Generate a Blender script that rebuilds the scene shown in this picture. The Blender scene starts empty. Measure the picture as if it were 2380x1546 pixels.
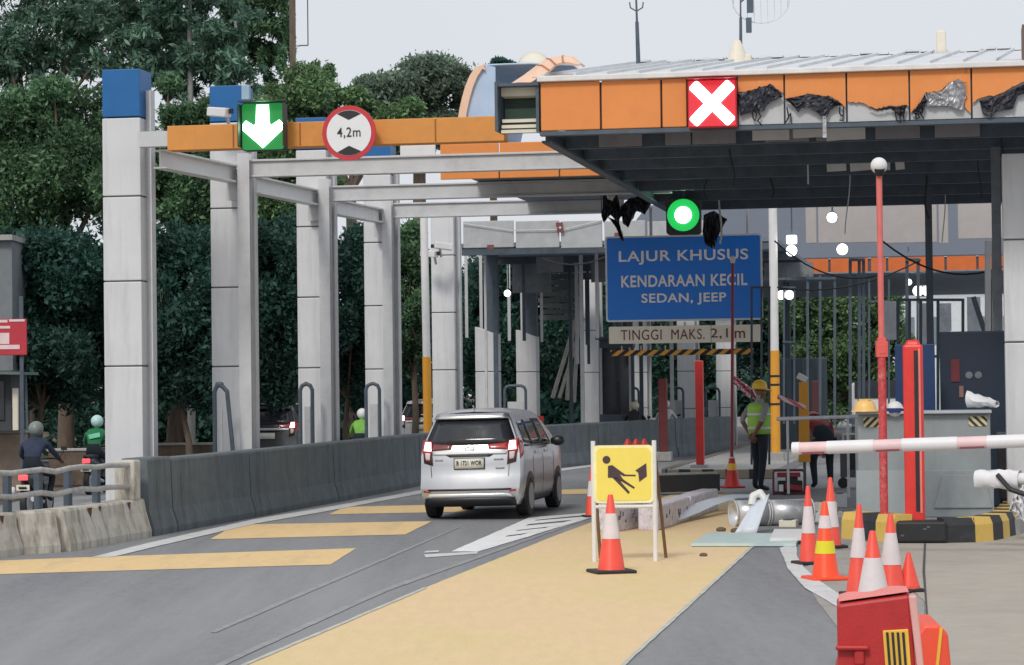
import bpy, math, random
import numpy as np
from mathutils import Vector, Matrix, Euler
random.seed(7); RNG = np.random.default_rng(11)
R = math.radians; PI = math.pi
scene = bpy.context.scene
COL = scene.collection

# ---------------------------------------------------------------- camera, sky, sun, exposure
CAM_H, FPX, CX, CY = 2.0, 6000.0, 1190.0, 773.0
cam_d = bpy.data.cameras.new("camera"); cam = bpy.data.objects.new("camera", cam_d); COL.objects.link(cam)
cam_d.sensor_width = 36; cam_d.lens = 36 * FPX / 2380.0; cam_d.clip_start = .5; cam_d.clip_end = 3000
CR = (Matrix.Rotation(R(90 + 1.165), 3, 'X') @ Matrix.Rotation(R(-0.7), 3, 'Z'))
cam.matrix_world = Matrix.Translation((0, 0, CAM_H)) @ CR.to_4x4()
scene.camera = cam
W = bpy.data.worlds.new("World"); scene.world = W; W.use_nodes = True
nt = W.node_tree; nt.nodes.clear()
sky = nt.nodes.new('ShaderNodeTexSky'); sky.sky_type = 'NISHITA'; sky.sun_disc = False
SUN_EL, SUN_AZ = R(42), R(200)
sky.sun_elevation = SUN_EL; sky.sun_rotation = SUN_AZ; sky.air_density = 1.0; sky.dust_density = 4.0
tcw = nt.nodes.new('ShaderNodeTexCoord'); nzw = nt.nodes.new('ShaderNodeTexNoise'); nzw.inputs['Scale'].default_value = 1.6
nzw.inputs['Detail'].default_value = 4
nt.links.new(tcw.outputs['Generated'], nzw.inputs['Vector'])
cl = nt.nodes.new('ShaderNodeValToRGB')
cl.color_ramp.elements[0].position = .35; cl.color_ramp.elements[0].color = (6.4, 6.75, 7.4, 1)
cl.color_ramp.elements[1].position = .7; cl.color_ramp.elements[1].color = (7.3, 7.45, 7.8, 1)
nt.links.new(nzw.outputs['Fac'], cl.inputs['Fac'])
mx = nt.nodes.new('ShaderNodeMixRGB'); mx.inputs['Fac'].default_value = .9
nt.links.new(sky.outputs['Color'], mx.inputs['Color1']); nt.links.new(cl.outputs['Color'], mx.inputs['Color2'])
bg = nt.nodes.new('ShaderNodeBackground'); bg.inputs['Strength'].default_value = .1
ow = nt.nodes.new('ShaderNodeOutputWorld')
nt.links.new(mx.outputs['Color'], bg.inputs['Color']); nt.links.new(bg.outputs['Background'], ow.inputs['Surface'])
sd = bpy.data.lights.new("sun", 'SUN'); sd.energy = 1.4; sd.angle = R(12); sd.color = (1, .95, .88)
sun = bpy.data.objects.new("sun", sd); COL.objects.link(sun)
sv = Vector((math.sin(SUN_AZ) * math.cos(SUN_EL), math.cos(SUN_AZ) * math.cos(SUN_EL), math.sin(SUN_EL)))
sun.rotation_euler = sv.to_track_quat('Z', 'Y').to_euler(); sun.location = (0, 0, 60)
vs = scene.view_settings; vs.view_transform = 'Standard'; vs.look = 'None'; vs.exposure = 0.16; vs.gamma = 1

# ---------------------------------------------------------------- measuring helpers
CAMP = Vector((0, 0, CAM_H))
def ray(x, y): return CR @ Vector(((x - CX) / FPX, (CY - y) / FPX, -1))
def P(x, y, Y):
    d = ray(x, y); return CAMP + d * (Y / d.y)
def G(x, y, z=0.0):
    d = ray(x, y); return CAMP + d * ((z - CAM_H) / d.z)
def onplane(x, y, o, n):
    d = ray(x, y); return CAMP + d * ((o - CAMP).dot(n) / d.dot(n))
HD = R(10); RZ = -HD
U = Vector((math.sin(HD), math.cos(HD), 0)); V = Vector((math.cos(HD), -math.sin(HD), 0))

# ---------------------------------------------------------------- materials
def C(r, g, b):
    f = lambda c: ((c / 255 + .055) / 1.055) ** 2.4 if c > 10 else c / 255 / 12.92
    return (f(r), f(g), f(b))
MATS = {}
def M(name, col, rough=.6, metal=0., var=.12, scale=4., bump=0., bscale=60., stretch=(1, 1, 1), coat=0., dirt=0., dirtcol=(.05, .045, .04), dscale=1.5, dstretch=(1, 1, 1), drot=0., dpos=(.5, .75)):
    if name in MATS: return MATS[name]
    m = bpy.data.materials.new(name); m.use_nodes = True; n = m.node_tree.nodes; l = m.node_tree.links
    b = n['Principled BSDF']; b.inputs['Roughness'].default_value = rough; b.inputs['Metallic'].default_value = metal
    if coat: b.inputs['Coat Weight'].default_value = coat
    tc = n.new('ShaderNodeTexCoord'); mp = n.new('ShaderNodeMapping'); mp.inputs['Scale'].default_value = stretch
    l.new(tc.outputs['Object'], mp.inputs['Vector'])
    nz = n.new('ShaderNodeTexNoise'); nz.inputs['Scale'].default_value = scale; nz.inputs['Detail'].default_value = 6; nz.inputs['Roughness'].default_value = .65
    l.new(mp.outputs['Vector'], nz.inputs['Vector'])
    rp = n.new('ShaderNodeValToRGB'); e = rp.color_ramp.elements
    e[0].position = .3; e[1].position = .7
    e[0].color = tuple(max(0, c * (1 - var)) for c in col) + (1,); e[1].color = tuple(min(1, c * (1 + var)) for c in col) + (1,)
    l.new(nz.outputs['Fac'], rp.inputs['Fac']); out = rp.outputs['Color']
    if dirt:
        mp2 = n.new('ShaderNodeMapping'); mp2.inputs['Scale'].default_value = dstretch; mp2.vector_type = 'TEXTURE' if False else 'POINT'; mp2.inputs['Rotation'].default_value = (0, 0, drot); l.new(tc.outputs['Object'], mp2.inputs['Vector'])
        n2 = n.new('ShaderNodeTexNoise'); n2.inputs['Scale'].default_value = dscale; n2.inputs['Detail'].default_value = 9; n2.inputs['Roughness'].default_value = .7
        l.new(mp2.outputs['Vector'], n2.inputs['Vector'])
        r2 = n.new('ShaderNodeValToRGB'); r2.color_ramp.elements[0].position = dpos[0]; r2.color_ramp.elements[1].position = dpos[1]
        r2.color_ramp.elements[0].color = (0, 0, 0, 1); r2.color_ramp.elements[1].color = (dirt, dirt, dirt, 1)
        l.new(n2.outputs['Fac'], r2.inputs['Fac'])
        mi = n.new('ShaderNodeMixRGB'); mi.inputs['Color2'].default_value = tuple(dirtcol) + (1,)
        l.new(r2.outputs['Color'], mi.inputs['Fac']); l.new(out, mi.inputs['Color1']); out = mi.outputs['Color']
    l.new(out, b.inputs['Base Color'])
    mr = n.new('ShaderNodeMapRange'); mr.inputs['To Min'].default_value = max(0, rough - .1); mr.inputs['To Max'].default_value = min(1, rough + .1)
    l.new(nz.outputs['Fac'], mr.inputs['Value']); l.new(mr.outputs['Result'], b.inputs['Roughness'])
    if bump:
        nb = n.new('ShaderNodeTexNoise'); nb.inputs['Scale'].default_value = bscale; nb.inputs['Detail'].default_value = 5
        l.new(mp.outputs['Vector'], nb.inputs['Vector'])
        bp = n.new('ShaderNodeBump'); bp.inputs['Strength'].default_value = bump; bp.inputs['Distance'].default_value = .02
        l.new(nb.outputs['Fac'], bp.inputs['Height']); l.new(bp.outputs['Normal'], b.inputs['Normal'])
    MATS[name] = m; return m
def EM(name, col, strength, base=(.02, .02, .02)):
    if name in MATS: return MATS[name]
    m = bpy.data.materials.new(name); m.use_nodes = True; b = m.node_tree.nodes['Principled BSDF']
    b.inputs['Base Color'].default_value = tuple(base) + (1,); b.inputs['Emission Color'].default_value = tuple(col) + (1,)
    b.inputs['Emission Strength'].default_value = strength; MATS[name] = m; return m
def STRIPE(name, c1, c2, period, ax=(1, 0, 1), rough=.6):
    """two colours in diagonal bands along an object axis"""
    if name in MATS: return MATS[name]
    m = M(name + '_base', c1, rough, var=.1).copy(); m.name = name; n = m.node_tree.nodes; l = m.node_tree.links; b = n['Principled BSDF']
    src = b.inputs['Base Color'].links[0].from_socket
    tc = n.new('ShaderNodeTexCoord'); dt = n.new('ShaderNodeVectorMath'); dt.operation = 'DOT_PRODUCT'; dt.inputs[1].default_value = ax
    l.new(tc.outputs['Object'], dt.inputs[0])
    a = n.new('ShaderNodeMath'); a.operation = 'MULTIPLY'; a.inputs[1].default_value = 1 / period; l.new(dt.outputs['Value'], a.inputs[0])
    f = n.new('ShaderNodeMath'); f.operation = 'FRACT'; l.new(a.outputs[0], f.inputs[0])
    g = n.new('ShaderNodeMath'); g.operation = 'GREATER_THAN'; g.inputs[1].default_value = .5; l.new(f.outputs[0], g.inputs[0])
    mi = n.new('ShaderNodeMixRGB'); mi.inputs['Color2'].default_value = tuple(c2) + (1,)
    l.new(g.outputs[0], mi.inputs['Fac']); l.new(src, mi.inputs['Color1']); l.new(mi.outputs['Color'], b.inputs['Base Color'])
    MATS[name] = m; return m
def LEAF(name, c1, c2, rough=.55):
    if name in MATS: return MATS[name]
    m = bpy.data.materials.new(name); m.use_nodes = True; n = m.node_tree.nodes; l = m.node_tree.links; b = n['Principled BSDF']
    g = n.new('ShaderNodeNewGeometry'); rp = n.new('ShaderNodeValToRGB'); e = rp.color_ramp.elements
    e[0].color = tuple(c1) + (1,); e[1].color = tuple(c2) + (1,); e[1].position = .95
    l.new(g.outputs['Random Per Island'], rp.inputs['Fac'])
    tc = n.new('ShaderNodeTexCoord'); nz = n.new('ShaderNodeTexNoise'); nz.inputs['Scale'].default_value = .5; nz.inputs['Detail'].default_value = 3
    l.new(tc.outputs['Object'], nz.inputs['Vector'])
    mr = n.new('ShaderNodeMapRange'); mr.inputs['From Min'].default_value = .35; mr.inputs['From Max'].default_value = .65; mr.inputs['To Min'].default_value = .55; mr.inputs['To Max'].default_value = 1.35
    l.new(nz.outputs['Fac'], mr.inputs['Value'])
    mu = n.new('ShaderNodeVectorMath'); mu.operation = 'SCALE'; l.new(rp.outputs['Color'], mu.inputs[0]); l.new(mr.outputs['Result'], mu.inputs['Scale'])
    l.new(mu.outputs['Vector'], b.inputs['Base Color']); b.inputs['Roughness'].default_value = rough
    b.inputs['Specular IOR Level'].default_value = .3
    tr = n.new('ShaderNodeBsdfTranslucent'); l.new(mu.outputs['Vector'], tr.inputs['Color']); ms = n.new('ShaderNodeMixShader'); ms.inputs['Fac'].default_value = .3
    l.new(b.outputs['BSDF'], ms.inputs[1]); l.new(tr.outputs['BSDF'], ms.inputs[2]); l.new(ms.outputs['Shader'], n['Material Output'].inputs['Surface'])
    MATS[name] = m; return m

m_alum = M('grey_cladding', (.65, .66, .67), .42, var=.06, scale=1.2, bump=.03, bscale=2.5, dirt=.45, dirtcol=(.36, .36, .355), dscale=1.3, dstretch=(4, 4, .35))
m_alum_dark = M('column_core', (.12, .125, .13), .6)
m_blue_cap = M('blue_cladding', C(18, 98, 160), .45, var=.06, dirt=.2, dirtcol=C(60, 110, 150), dscale=2)
m_steel_grey = M('painted_steel_grey', (.56, .57, .58), .5, var=.06, dirt=.4, dirtcol=(.28, .27, .26), dscale=2.5)
m_steel_dark = M('dark_steel', (.07, .095, .125), .55, var=.25, dirt=.3, dirtcol=(.10, .10, .11))
m_black = M('black_rubber', (.018, .019, .021), .6, var=.3)
m_orange = M('orange_panel', C(226, 140, 70), .5, var=.05, scale=1.5, dirt=.22, dirtcol=C(186, 124, 80), dscale=2.5)
m_orange_old = M('faded_orange_beam', C(216, 146, 70), .6, var=.1, scale=6, dirt=.4, dirtcol=C(176, 124, 74), dscale=3)
m_white = M('white_paint', (.74, .74, .73), .5, var=.05, dirt=.25, dirtcol=(.4, .38, .35))
m_offwhite = M('cream_paint', C(225, 218, 200), .6, var=.08, dirt=.3, dirtcol=C(150, 140, 120), dscale=4)
m_red = M('red_paint', C(196, 44, 40), .45, var=.12, dirt=.3, dirtcol=C(120, 30, 30), dscale=3)
m_redpost = M('signal_red_paint', C(222, 58, 50), .4, var=.1, dirt=.2, dirtcol=C(150, 40, 38), dscale=3)
m_pink = M('sun_faded_red_paint', C(216, 112, 106), .55, var=.14, dirt=.3, dirtcol=C(190, 60, 60), dscale=3)
m_conc = M('raw_concrete', (.36, .355, .34), .85, var=.15, scale=5, bump=.3, dirt=.5, dirtcol=(.14, .13, .12), dscale=2, dstretch=(1.5, 1.5, .6))
m_conc_stain = M('stained_concrete', C(196, 192, 180), .85, var=.1, scale=4, bump=.2, bscale=20, dirt=.7, dirtcol=C(104, 92, 76), dscale=2.4, dstretch=(2.6, 2.6, .55), dpos=(.46, .68))
m_conc_mossy = M('weathered_green_grey_concrete', C(100, 109, 113), .85, var=.22, scale=3, bump=.35, bscale=12, dirt=.7, dirtcol=C(60, 68, 72), dpos=(.5, .75), dscale=1.3, dstretch=(3, 3, .35))
m_glass = M('dark_window_glass', (.03, .035, .042), .08, var=.2)
m_bark = M('bark', C(105, 92, 80), .9, var=.3, scale=9, bump=.5, stretch=(1, 1, .25))
m_yellow = M('yellow_plastic', C(238, 190, 70), .45, var=.08)

# ---------------------------------------------------------------- mesh helpers
class MB:
    def __init__(s): s.v = []; s.f = []; s.m = []; s.mi = 0
    def add(s, vs, fs, mi=None):
        o = len(s.v); s.v += [tuple(x) for x in vs]; s.f += [tuple(i + o for i in f) for f in fs]; s.m += [s.mi if mi is None else mi] * len(fs); return s
    def box(s, c, d, rz=0., rx=0., ry=0., mi=None, taper=1.):
        hx, hy, hz = d[0] / 2, d[1] / 2, d[2] / 2
        rm = Euler((rx, ry, rz)).to_matrix(); c = Vector(c); vs = []
        for z, t in ((-hz, 1.), (hz, taper)):
            for x, y in ((-hx, -hy), (hx, -hy), (hx, hy), (-hx, hy)): vs.append(c + rm @ Vector((x * t, y * t, z)))
        return s.add(vs, [(3, 2, 1, 0), (4, 5, 6, 7), (0, 1, 5, 4), (1, 2, 6, 5), (2, 3, 7, 6), (3, 0, 4, 7)], mi)
    def beam(s, a, b, w, h, mi=None):
        """box from a to b, w wide sideways, h high"""
        a, b = Vector(a), Vector(b); d = (b - a).normalized()
        side = d.cross(Vector((0, 0, 1)))
        side = side.normalized() if side.length > 1e-4 else Vector((1, 0, 0))
        up = side.cross(d).normalized(); vs = []
        for q in (a, b):
            for i, j in ((-1, -1), (1, -1), (1, 1), (-1, 1)): vs.append(q + side * (i * w / 2) + up * (j * h / 2))
        return s.add(vs, [(0, 1, 2, 3), (7, 6, 5, 4), (4, 5, 1, 0), (5, 6, 2, 1), (6, 7, 3, 2), (7, 4, 0, 3)], mi)
    def cyl(s, a, b, r0, r1=None, n=12, caps=True, mi=None):
        r1 = r0 if r1 is None else r1; a, b = Vector(a), Vector(b); d = (b - a).normalized()
        t = Vector((0, 0, 1)) if abs(d.z) < .9 else Vector((1, 0, 0)); x = d.cross(t).normalized(); y = d.cross(x); vs = []
        for q, r in ((a, r0), (b, r1)):
            for i in range(n):
                an = 2 * PI * i / n; vs.append(q + x * (r * math.cos(an)) + y * (r * math.sin(an)))
        fs = [(i + n, (i + 1) % n + n, (i + 1) % n, i) for i in range(n)]
        if caps: fs += [tuple(range(n)), tuple(range(2 * n - 1, n - 1, -1))]
        return s.add(vs, fs, mi)
    def tube(s, pts, r, n=8, mi=None):
        for a, b in zip(pts[:-1], pts[1:]): s.cyl(a, b, r, n=n, mi=mi)
        for p in pts[1:-1]: s.ball(p, r * 1.02, 6, 5, mi=mi)
        return s
    def ball(s, c, r, n=12, k=8, sc=(1, 1, 1), mi=None):
        c = Vector(c); vs = []; fs = []
        for j in range(1, k):
            th = PI * j / k
            for i in range(n):
                an = 2 * PI * i / n; vs.append(c + Vector((r * sc[0] * math.sin(th) * math.cos(an), r * sc[1] * math.sin(th) * math.sin(an), r * sc[2] * math.cos(th))))
        for j in range(k - 2):
            for i in range(n): fs.append((j * n + i, (j + 1) * n + i, (j + 1) * n + (i + 1) % n, j * n + (i + 1) % n))
        t = len(vs); vs += [c + Vector((0, 0, r * sc[2])), c - Vector((0, 0, r * sc[2]))]
        for i in range(n): fs += [(t, i, (i + 1) % n), (t + 1, (k - 2) * n + (i + 1) % n, (k - 2) * n + i)]
        return s.add(vs, fs, mi)
    def lathe(s, prof, n=20, c=(0, 0, 0), mi=None):
        vs = []; fs = []
        for r, z in prof:
            for i in range(n):
                an = 2 * PI * i / n; vs.append((c[0] + r * math.cos(an), c[1] + r * math.sin(an), c[2] + z))
        for j in range(len(prof) - 1):
            for i in range(n): fs.append((j * n + i, j * n + (i + 1) % n, (j + 1) * n + (i + 1) % n, (j + 1) * n + i))
        fs += [tuple(range(n - 1, -1, -1)), tuple(range((len(prof) - 1) * n, len(prof) * n))]
        return s.add(vs, fs, mi)
    def prism(s, poly, y0, y1, mi=None):
        """polygon in x,z pushed along y from y0 (front) to y1"""
        n = len(poly); a = sum(poly[i][0] * poly[(i + 1) % n][1] - poly[(i + 1) % n][0] * poly[i][1] for i in range(n))
        if a < 0: poly = poly[::-1]
        vs = [(x, y0, z) for x, z in poly] + [(x, y1, z) for x, z in poly]
        fs = [tuple(range(n)), tuple(range(2 * n - 1, n - 1, -1))] + [(i, i + n, (i + 1) % n + n, (i + 1) % n) for i in range(n)]
        return s.add(vs, fs, mi)
    def slab(s, poly, z0, z1, mi=None):
        n = len(poly); a = sum(poly[i][0] * poly[(i + 1) % n][1] - poly[(i + 1) % n][0] * poly[i][1] for i in range(n))
        if a < 0: poly = poly[::-1]
        vs = [(p[0], p[1], z0) for p in poly] + [(p[0], p[1], z1) for p in poly]
        fs = [tuple(range(n - 1, -1, -1)), tuple(range(n, 2 * n))] + [(i, (i + 1) % n, (i + 1) % n + n, i + n) for i in range(n)]
        return s.add(vs, fs, mi)
    def sheet(s, poly, z, mi=None):
        n = len(poly); a = sum(poly[i][0] * poly[(i + 1) % n][1] - poly[(i + 1) % n][0] * poly[i][1] for i in range(n))
        if a < 0: poly = poly[::-1]
        return s.add([(p[0], p[1], z) for p in poly], [tuple(range(n))], mi)
    def grid(s, pts, mi=None, flip=False):
        """pts[row][col] surface"""
        nr, nc = len(pts), len(pts[0]); vs = [p for r in pts for p in r]; fs = []
        for j in range(nr - 1):
            for i in range(nc - 1):
                f = (j * nc + i, j * nc + i + 1, (j + 1) * nc + i + 1, (j + 1) * nc + i); fs.append(f[::-1] if flip else f)
        return s.add(vs, fs, mi)
    def build(s, name, mats, parent=None, smooth=False, bevel=0., solid=0., loc=None, rz=None):
        me = bpy.data.meshes.new(name); me.from_pydata(s.v, [], s.f)
        if not isinstance(mats, (list, tuple)): mats = [mats]
        for m in mats: me.materials.append(m)
        me.polygons.foreach_set('material_index', s.m)
        if smooth: me.polygons.foreach_set('use_smooth', [True] * len(s.f))
        me.update(); o = bpy.data.objects.new(name, me); COL.objects.link(o)
        if smooth and smooth != 'all':
            try: me.set_sharp_from_angle(angle=R(40))
            except Exception: pass
        if parent: o.parent = parent
        if loc is not None: o.location = loc
        if rz is not None: o.rotation_euler = (0, 0, rz)
        if solid:
            md = o.modifiers.new('solid', 'SOLIDIFY'); md.thickness = solid; md.offset = 0
        if bevel:
            md = o.modifiers.new('bevel', 'BEVEL'); md.width = bevel; md.segments = 2; md.limit_method = 'ANGLE'
        return o
def tag(o, label=None, cat=None, group=None, kind=None):
    if label: o['label'] = label
    if cat: o['category'] = cat
    if group: o['group'] = group
    if kind: o['kind'] = kind
    return o
def thing(name, loc, rz, label, cat, group=None):
    o = bpy.data.objects.new(name, None); COL.objects.link(o); o.empty_display_size = .2
    o.location = loc; o.rotation_euler = (0, 0, rz); return tag(o, label, cat, group)
def kids(o): return [c for c in bpy.data.objects if c.parent == o]
def dup(o, loc=None, rz=None, label=None, parent=None):
    c = o.copy(); COL.objects.link(c)
    if parent is not None: c.parent = parent
    if loc is not None: c.location = loc
    if rz is not None: c.rotation_euler = (0, 0, rz)
    if label: c['label'] = label
    for k in kids(o): dup(k, parent=c)
    return c
def text(body, w, h, loc, mat, parent, name='lettering', depth=.006, bold=.0, rz=0.):
    cu = bpy.data.curves.new('t', 'FONT'); cu.body = body; cu.align_x = 'CENTER'; cu.align_y = 'CENTER'; cu.extrude = .01; cu.offset = bold
    cu.space_character = 1.08
    o = bpy.data.objects.new('t', cu); COL.objects.link(o); dg = bpy.context.evaluated_depsgraph_get(); dg.update()
    me = bpy.data.meshes.new_from_object(o.evaluated_get(dg)); bpy.data.objects.remove(o); bpy.data.curves.remove(cu)
    n = len(me.vertices); a = np.empty(n * 3); me.vertices.foreach_get('co', a); a = a.reshape(-1, 3)
    mn, mx_ = a.min(0), a.max(0); c = (mn + mx_) / 2
    b = np.empty_like(a); b[:, 0] = (a[:, 0] - c[0]) * w / (mx_[0] - mn[0]); b[:, 2] = (a[:, 1] - c[1]) * h / (mx_[1] - mn[1]); b[:, 1] = -a[:, 2] / .01 * depth / 2
    me.vertices.foreach_set('co', b.ravel()); me.materials.clear(); me.materials.append(mat); me.update()
    q = bpy.data.objects.new(name, me); COL.objects.link(q); q.parent = parent; q.location = loc; q.rotation_euler = (0, 0, rz); return q
def rrect(x0, x1, z0, z1, r, n=5):
    out = []
    for cx, cz, a0 in ((x1 - r, z1 - r, 0), (x0 + r, z1 - r, 90), (x0 + r, z0 + r, 180), (x1 - r, z0 + r, 270)):
        for i in range(n + 1):
            a = R(a0 + 90 * i / n); out.append((cx + r * math.cos(a), cz + r * math.sin(a)))
    return out
def local(p, o, rz):
    q = Matrix.Rotation(-rz, 3, 'Z') @ (Vector(p) - Vector(o)); return q
def structure(o): return tag(o, kind='structure')

# ---------------------------------------------------------------- ground and markings
m_asph = M('worn_asphalt', (.185, .19, .20), .85, var=.16, scale=14, bump=.3, bscale=70, stretch=(1, .25, 1), dirt=.85, dirtcol=(.31, .31, .308), dscale=.4, dstretch=(1.3, .1, 1), drot=R(10), dpos=(.36, .66))
m_apron = M('old_concrete_paving', C(172, 164, 152), .9, var=.08, scale=3, bump=.25, bscale=50, dirt=.6, dirtcol=C(146, 140, 132), dscale=.5, dstretch=(1, 1, 1))
m_yelpaint = M('worn_yellow_paint', C(224, 196, 152), .8, var=.05, scale=9, bump=.2, bscale=60, stretch=(1, .2, 1), dirt=.55, dirtcol=C(208, 196, 120), dscale=.28, dstretch=(1, .5, 1), drot=R(10), dpos=(.48, .66))
m_orpaint = M('worn_amber_paint', C(226, 194, 140), .8, var=.08, scale=8, dirt=.55, dirtcol=C(176, 156, 122), dscale=1.2, dstretch=(1.6, .25, 1), drot=R(10), dpos=(.5, .72))
m_whpaint = M('worn_white_paint', (.62, .62, .61), .8, var=.1, scale=8, dirt=.6, dirtcol=(.32, .32, .32), dscale=3)
m_soil = M('dirt_ground', C(92, 78, 66), .95, var=.25, scale=3, bump=.5, bscale=20)
structure(MB().sheet([(-9, -20), (60, -20), (60, 190), (-9, 190)], 0).build('road', m_asph))
structure(MB().sheet([(-9, -20), (-9, 190), (60, 190), (60, 500), (-300, 500), (-300, -20)], -.02).build('ground', m_soil))
def gp(pts, z=0.): return [G(x, y, 0) for x, y in pts]
MK = 0
def mark(name, polys, mat, z=.004):
    b = MB()
    rj = random.Random(len(name) * 31 + len(polys[0]))
    for k, p in enumerate(polys):
        w = gp(p); o = []
        for a, c in zip(w, w[1:] + w[:1]):
            L = (c - a).length; m = max(1, min(60, int(L / .3)))
            for i in range(m): q = a.lerp(c, i / m); j = (.005 if i else 0) if 'crack' not in name else 0; o.append(Vector((q.x + rj.uniform(-j, j), q.y + rj.uniform(-j, j) * 2, 0)))
        b.sheet(o, z + .0006 * k)
    return structure(b.build(name, mat))
mark('concrete_apron', [[(2005, 1262), (2450, 1222), (2700, 1600), (2165, 1600), (2150, 1400)]], m_apron)
mark('concrete_strip', [[(1850, 1330), (1985, 1262), (2003, 1263), (2148, 1400), (2160, 1600), (2050, 1600)]], M('grey_concrete_strip', C(158, 153, 146), .9, var=.1, dirt=.5, dirtcol=C(105, 104, 104), dscale=1.2))
mark('yellow_lane_paint', [[(500, 1572), (1000, 1362), (1290, 1246), (1392, 1208), (1560, 1150), (1700, 1150), (1752, 1270), (1598, 1412), (1400, 1585)]], m_yelpaint)
mark('lane_edge_line', [[(1745, 1270), (1752, 1272), (1408, 1590), (1396, 1590)], [(985, 1367), (992, 1369), (500, 1580), (484, 1580)]], M('pale_edge_paint', (.5, .5, .44), .8, var=.2), .008)
mark('amber_bar', [[(-60, 1306), (200, 1296), (828, 1275), (768, 1313), (-60, 1337)]], m_orpaint)
mark('amber_bar', [[(548, 1220), (1004, 1212), (942, 1243), (488, 1254)]], m_orpaint)
mark('amber_bar', [[(800, 1179), (1120, 1171), (1080, 1190), (765, 1196)]], m_orpaint)
mark('amber_bar', [[(1050, 1146), (1400, 1136), (1420, 1147), (1020, 1156)]], m_orpaint)
mark('white_edge_line', [[(215, 1296), (345, 1263), (590, 1208), (760, 1180), (985, 1139), (1300, 1090), (1420, 1075), (1420, 1080), (1300, 1096), (985, 1147), (760, 1189), (590, 1219), (365, 1271), (262, 1296)]], m_whpaint, .008)
# chevron: a white wedge with dark gaps
mark('white_chevron', [
    [(1048, 1283), (1232, 1203), (1262, 1201), (1112, 1283)], [(1112, 1283), (1150, 1263), (1395, 1190), (1420, 1186), (1420, 1190)],
    [(1130, 1262), (1168, 1256), (1160, 1266), (1112, 1276)], [(1168, 1250), (1252, 1240), (1225, 1250), (1150, 1262)], [(1196, 1236), (1300, 1225), (1275, 1234), (1180, 1246)],
    [(1218, 1224), (1348, 1212), (1318, 1221), (1200, 1234)], [(1240, 1212), (1392, 1200), (1370, 1206), (1228, 1220)], [(1258, 1202), (1420, 1190), (1420, 1193), (1246, 1210)]], M('fresh_white_paint', (.80, .80, .79), .8, var=.06, scale=8, dirt=.35, dirtcol=(.45, .45, .45), dscale=3), .006)
mark('white_dash', [[(985, 1290), (1110, 1283), (1110, 1288), (990, 1297)], [(990, 1282), (1020, 1280), (1020, 1284), (985, 1286)]], m_whpaint, .006)
m_faint = M('faint_scrape', (.29, .295, .30), .8, var=.25, scale=5)
mark('tyre_scrape', [[(1062, 1226), (1068, 1227), (640, 1412), (500, 1472), (490, 1470), (630, 1408)], [(1395, 1194), (1400, 1195), (900, 1375), (620, 1502), (470, 1572), (450, 1570), (610, 1496), (890, 1370)]], m_faint, .005)
mark('white_curve_line', [[(1812, 1275), (1850, 1265), (1852, 1292), (1868, 1320), (1905, 1352), (1958, 1388), (1980, 1408), (1945, 1412), (1870, 1368), (1832, 1325)]], m_whpaint, .01)
mark('paving_crack', [[(2148, 1262), (2152, 1262), (2150, 1330), (2156, 1420), (2160, 1500), (2152, 1420), (2144, 1330)]], M('crack_dark', (.06, .06, .06), .9), .01)

# ---------------------------------------------------------------- left edge: barrier blocks, guard rail
def wall_block(name, a, b, h, mat, label, thick=.38, foot=.1, chip=0., base=0.):
    a = Vector((a.x, a.y, 0)); b = Vector((b.x, b.y, 0)); d = (b - a); L = d.length; rz = math.atan2(d.y, d.x)
    o = thing(name, a, rz, label, 'barrier', 'concrete barrier blocks along the left lane edge')
    bm_ = MB(); n = 14; rnd = random.Random(len(label) * 7 + int(L * 100)); rows = []
    prof = [(0, -.0), (foot * .9, 0.0), (foot, .1), (.05, .32), (0, h - .03), (.02, h), (thick - .02, h), (thick, h - .03), (thick, 0)]
    for i in range(n + 1):
        x = .025 + (L - .05) * i / n; r = []
        for k, (p, z) in enumerate(prof):
            j = rnd.uniform(-chip, chip) if 2 < k < 7 else 0
            r.append((x, -foot + p if k > 0 and k < 3 else (-foot + foot * .4 if k == 3 else p), max(0, z + j) if k else 0))
        # road side is -y
        r = [(x, 0 - foot, 0), (x, -foot, .09), (x, -foot * .25 + rnd.uniform(-chip, chip) * .3, .34), (x, 0 + rnd.uniform(-chip, chip) * .3, h - .03), (x, .02, h + rnd.uniform(-chip, chip)), (x, thick - .02, h), (x, thick, 0)]
        rows.append(r)
    bm_.grid(rows); k = len(rows[0]); tot = n * k
    bm_.f += [tuple(range(k - 1, -1, -1)), tuple(range(tot, tot + k))]; bm_.m += [0, 0]
    bm_.build('block', mat, o); return o, L
g = lambda x, y: G(x, y)
WALLPTS = [(342, 1247), (398, 1236), (580, 1203), (775, 1167), (975, 1128), (1180, 1100), (1390, 1078), (1570, 1063), (1700, 1052)]
WL = ['narrow dark concrete end pillar between the stained block and the grey barrier', 'grey green streaked concrete barrier in front of the tallest near column', 'grey concrete barrier below the second clad column',
      'grey concrete barrier below the third and fourth clad columns, just left of the car', 'grey concrete barrier mostly hidden behind the car', 'dark concrete barrier just right of the car', 'dark concrete barrier behind the yellow work sign', 'farthest dark concrete barrier behind the red posts']
for i, (a, b) in enumerate(zip(WALLPTS[:-1], WALLPTS[1:])):
    wall_block('concrete_barrier', g(*a), g(*b), 1.03 if i else 1.06, m_conc_mossy, WL[i], chip=.0015)
SB = [((-130, 1318), (38, 1289), 'stained concrete barrier block cut by the left picture edge'), ((42, 1289), (134, 1283), 'short pale stained concrete barrier block under the pipe rail'), ((146, 1282), (338, 1248), 'pale stained concrete barrier block with rust triangles next to the dark pillar')]
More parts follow.
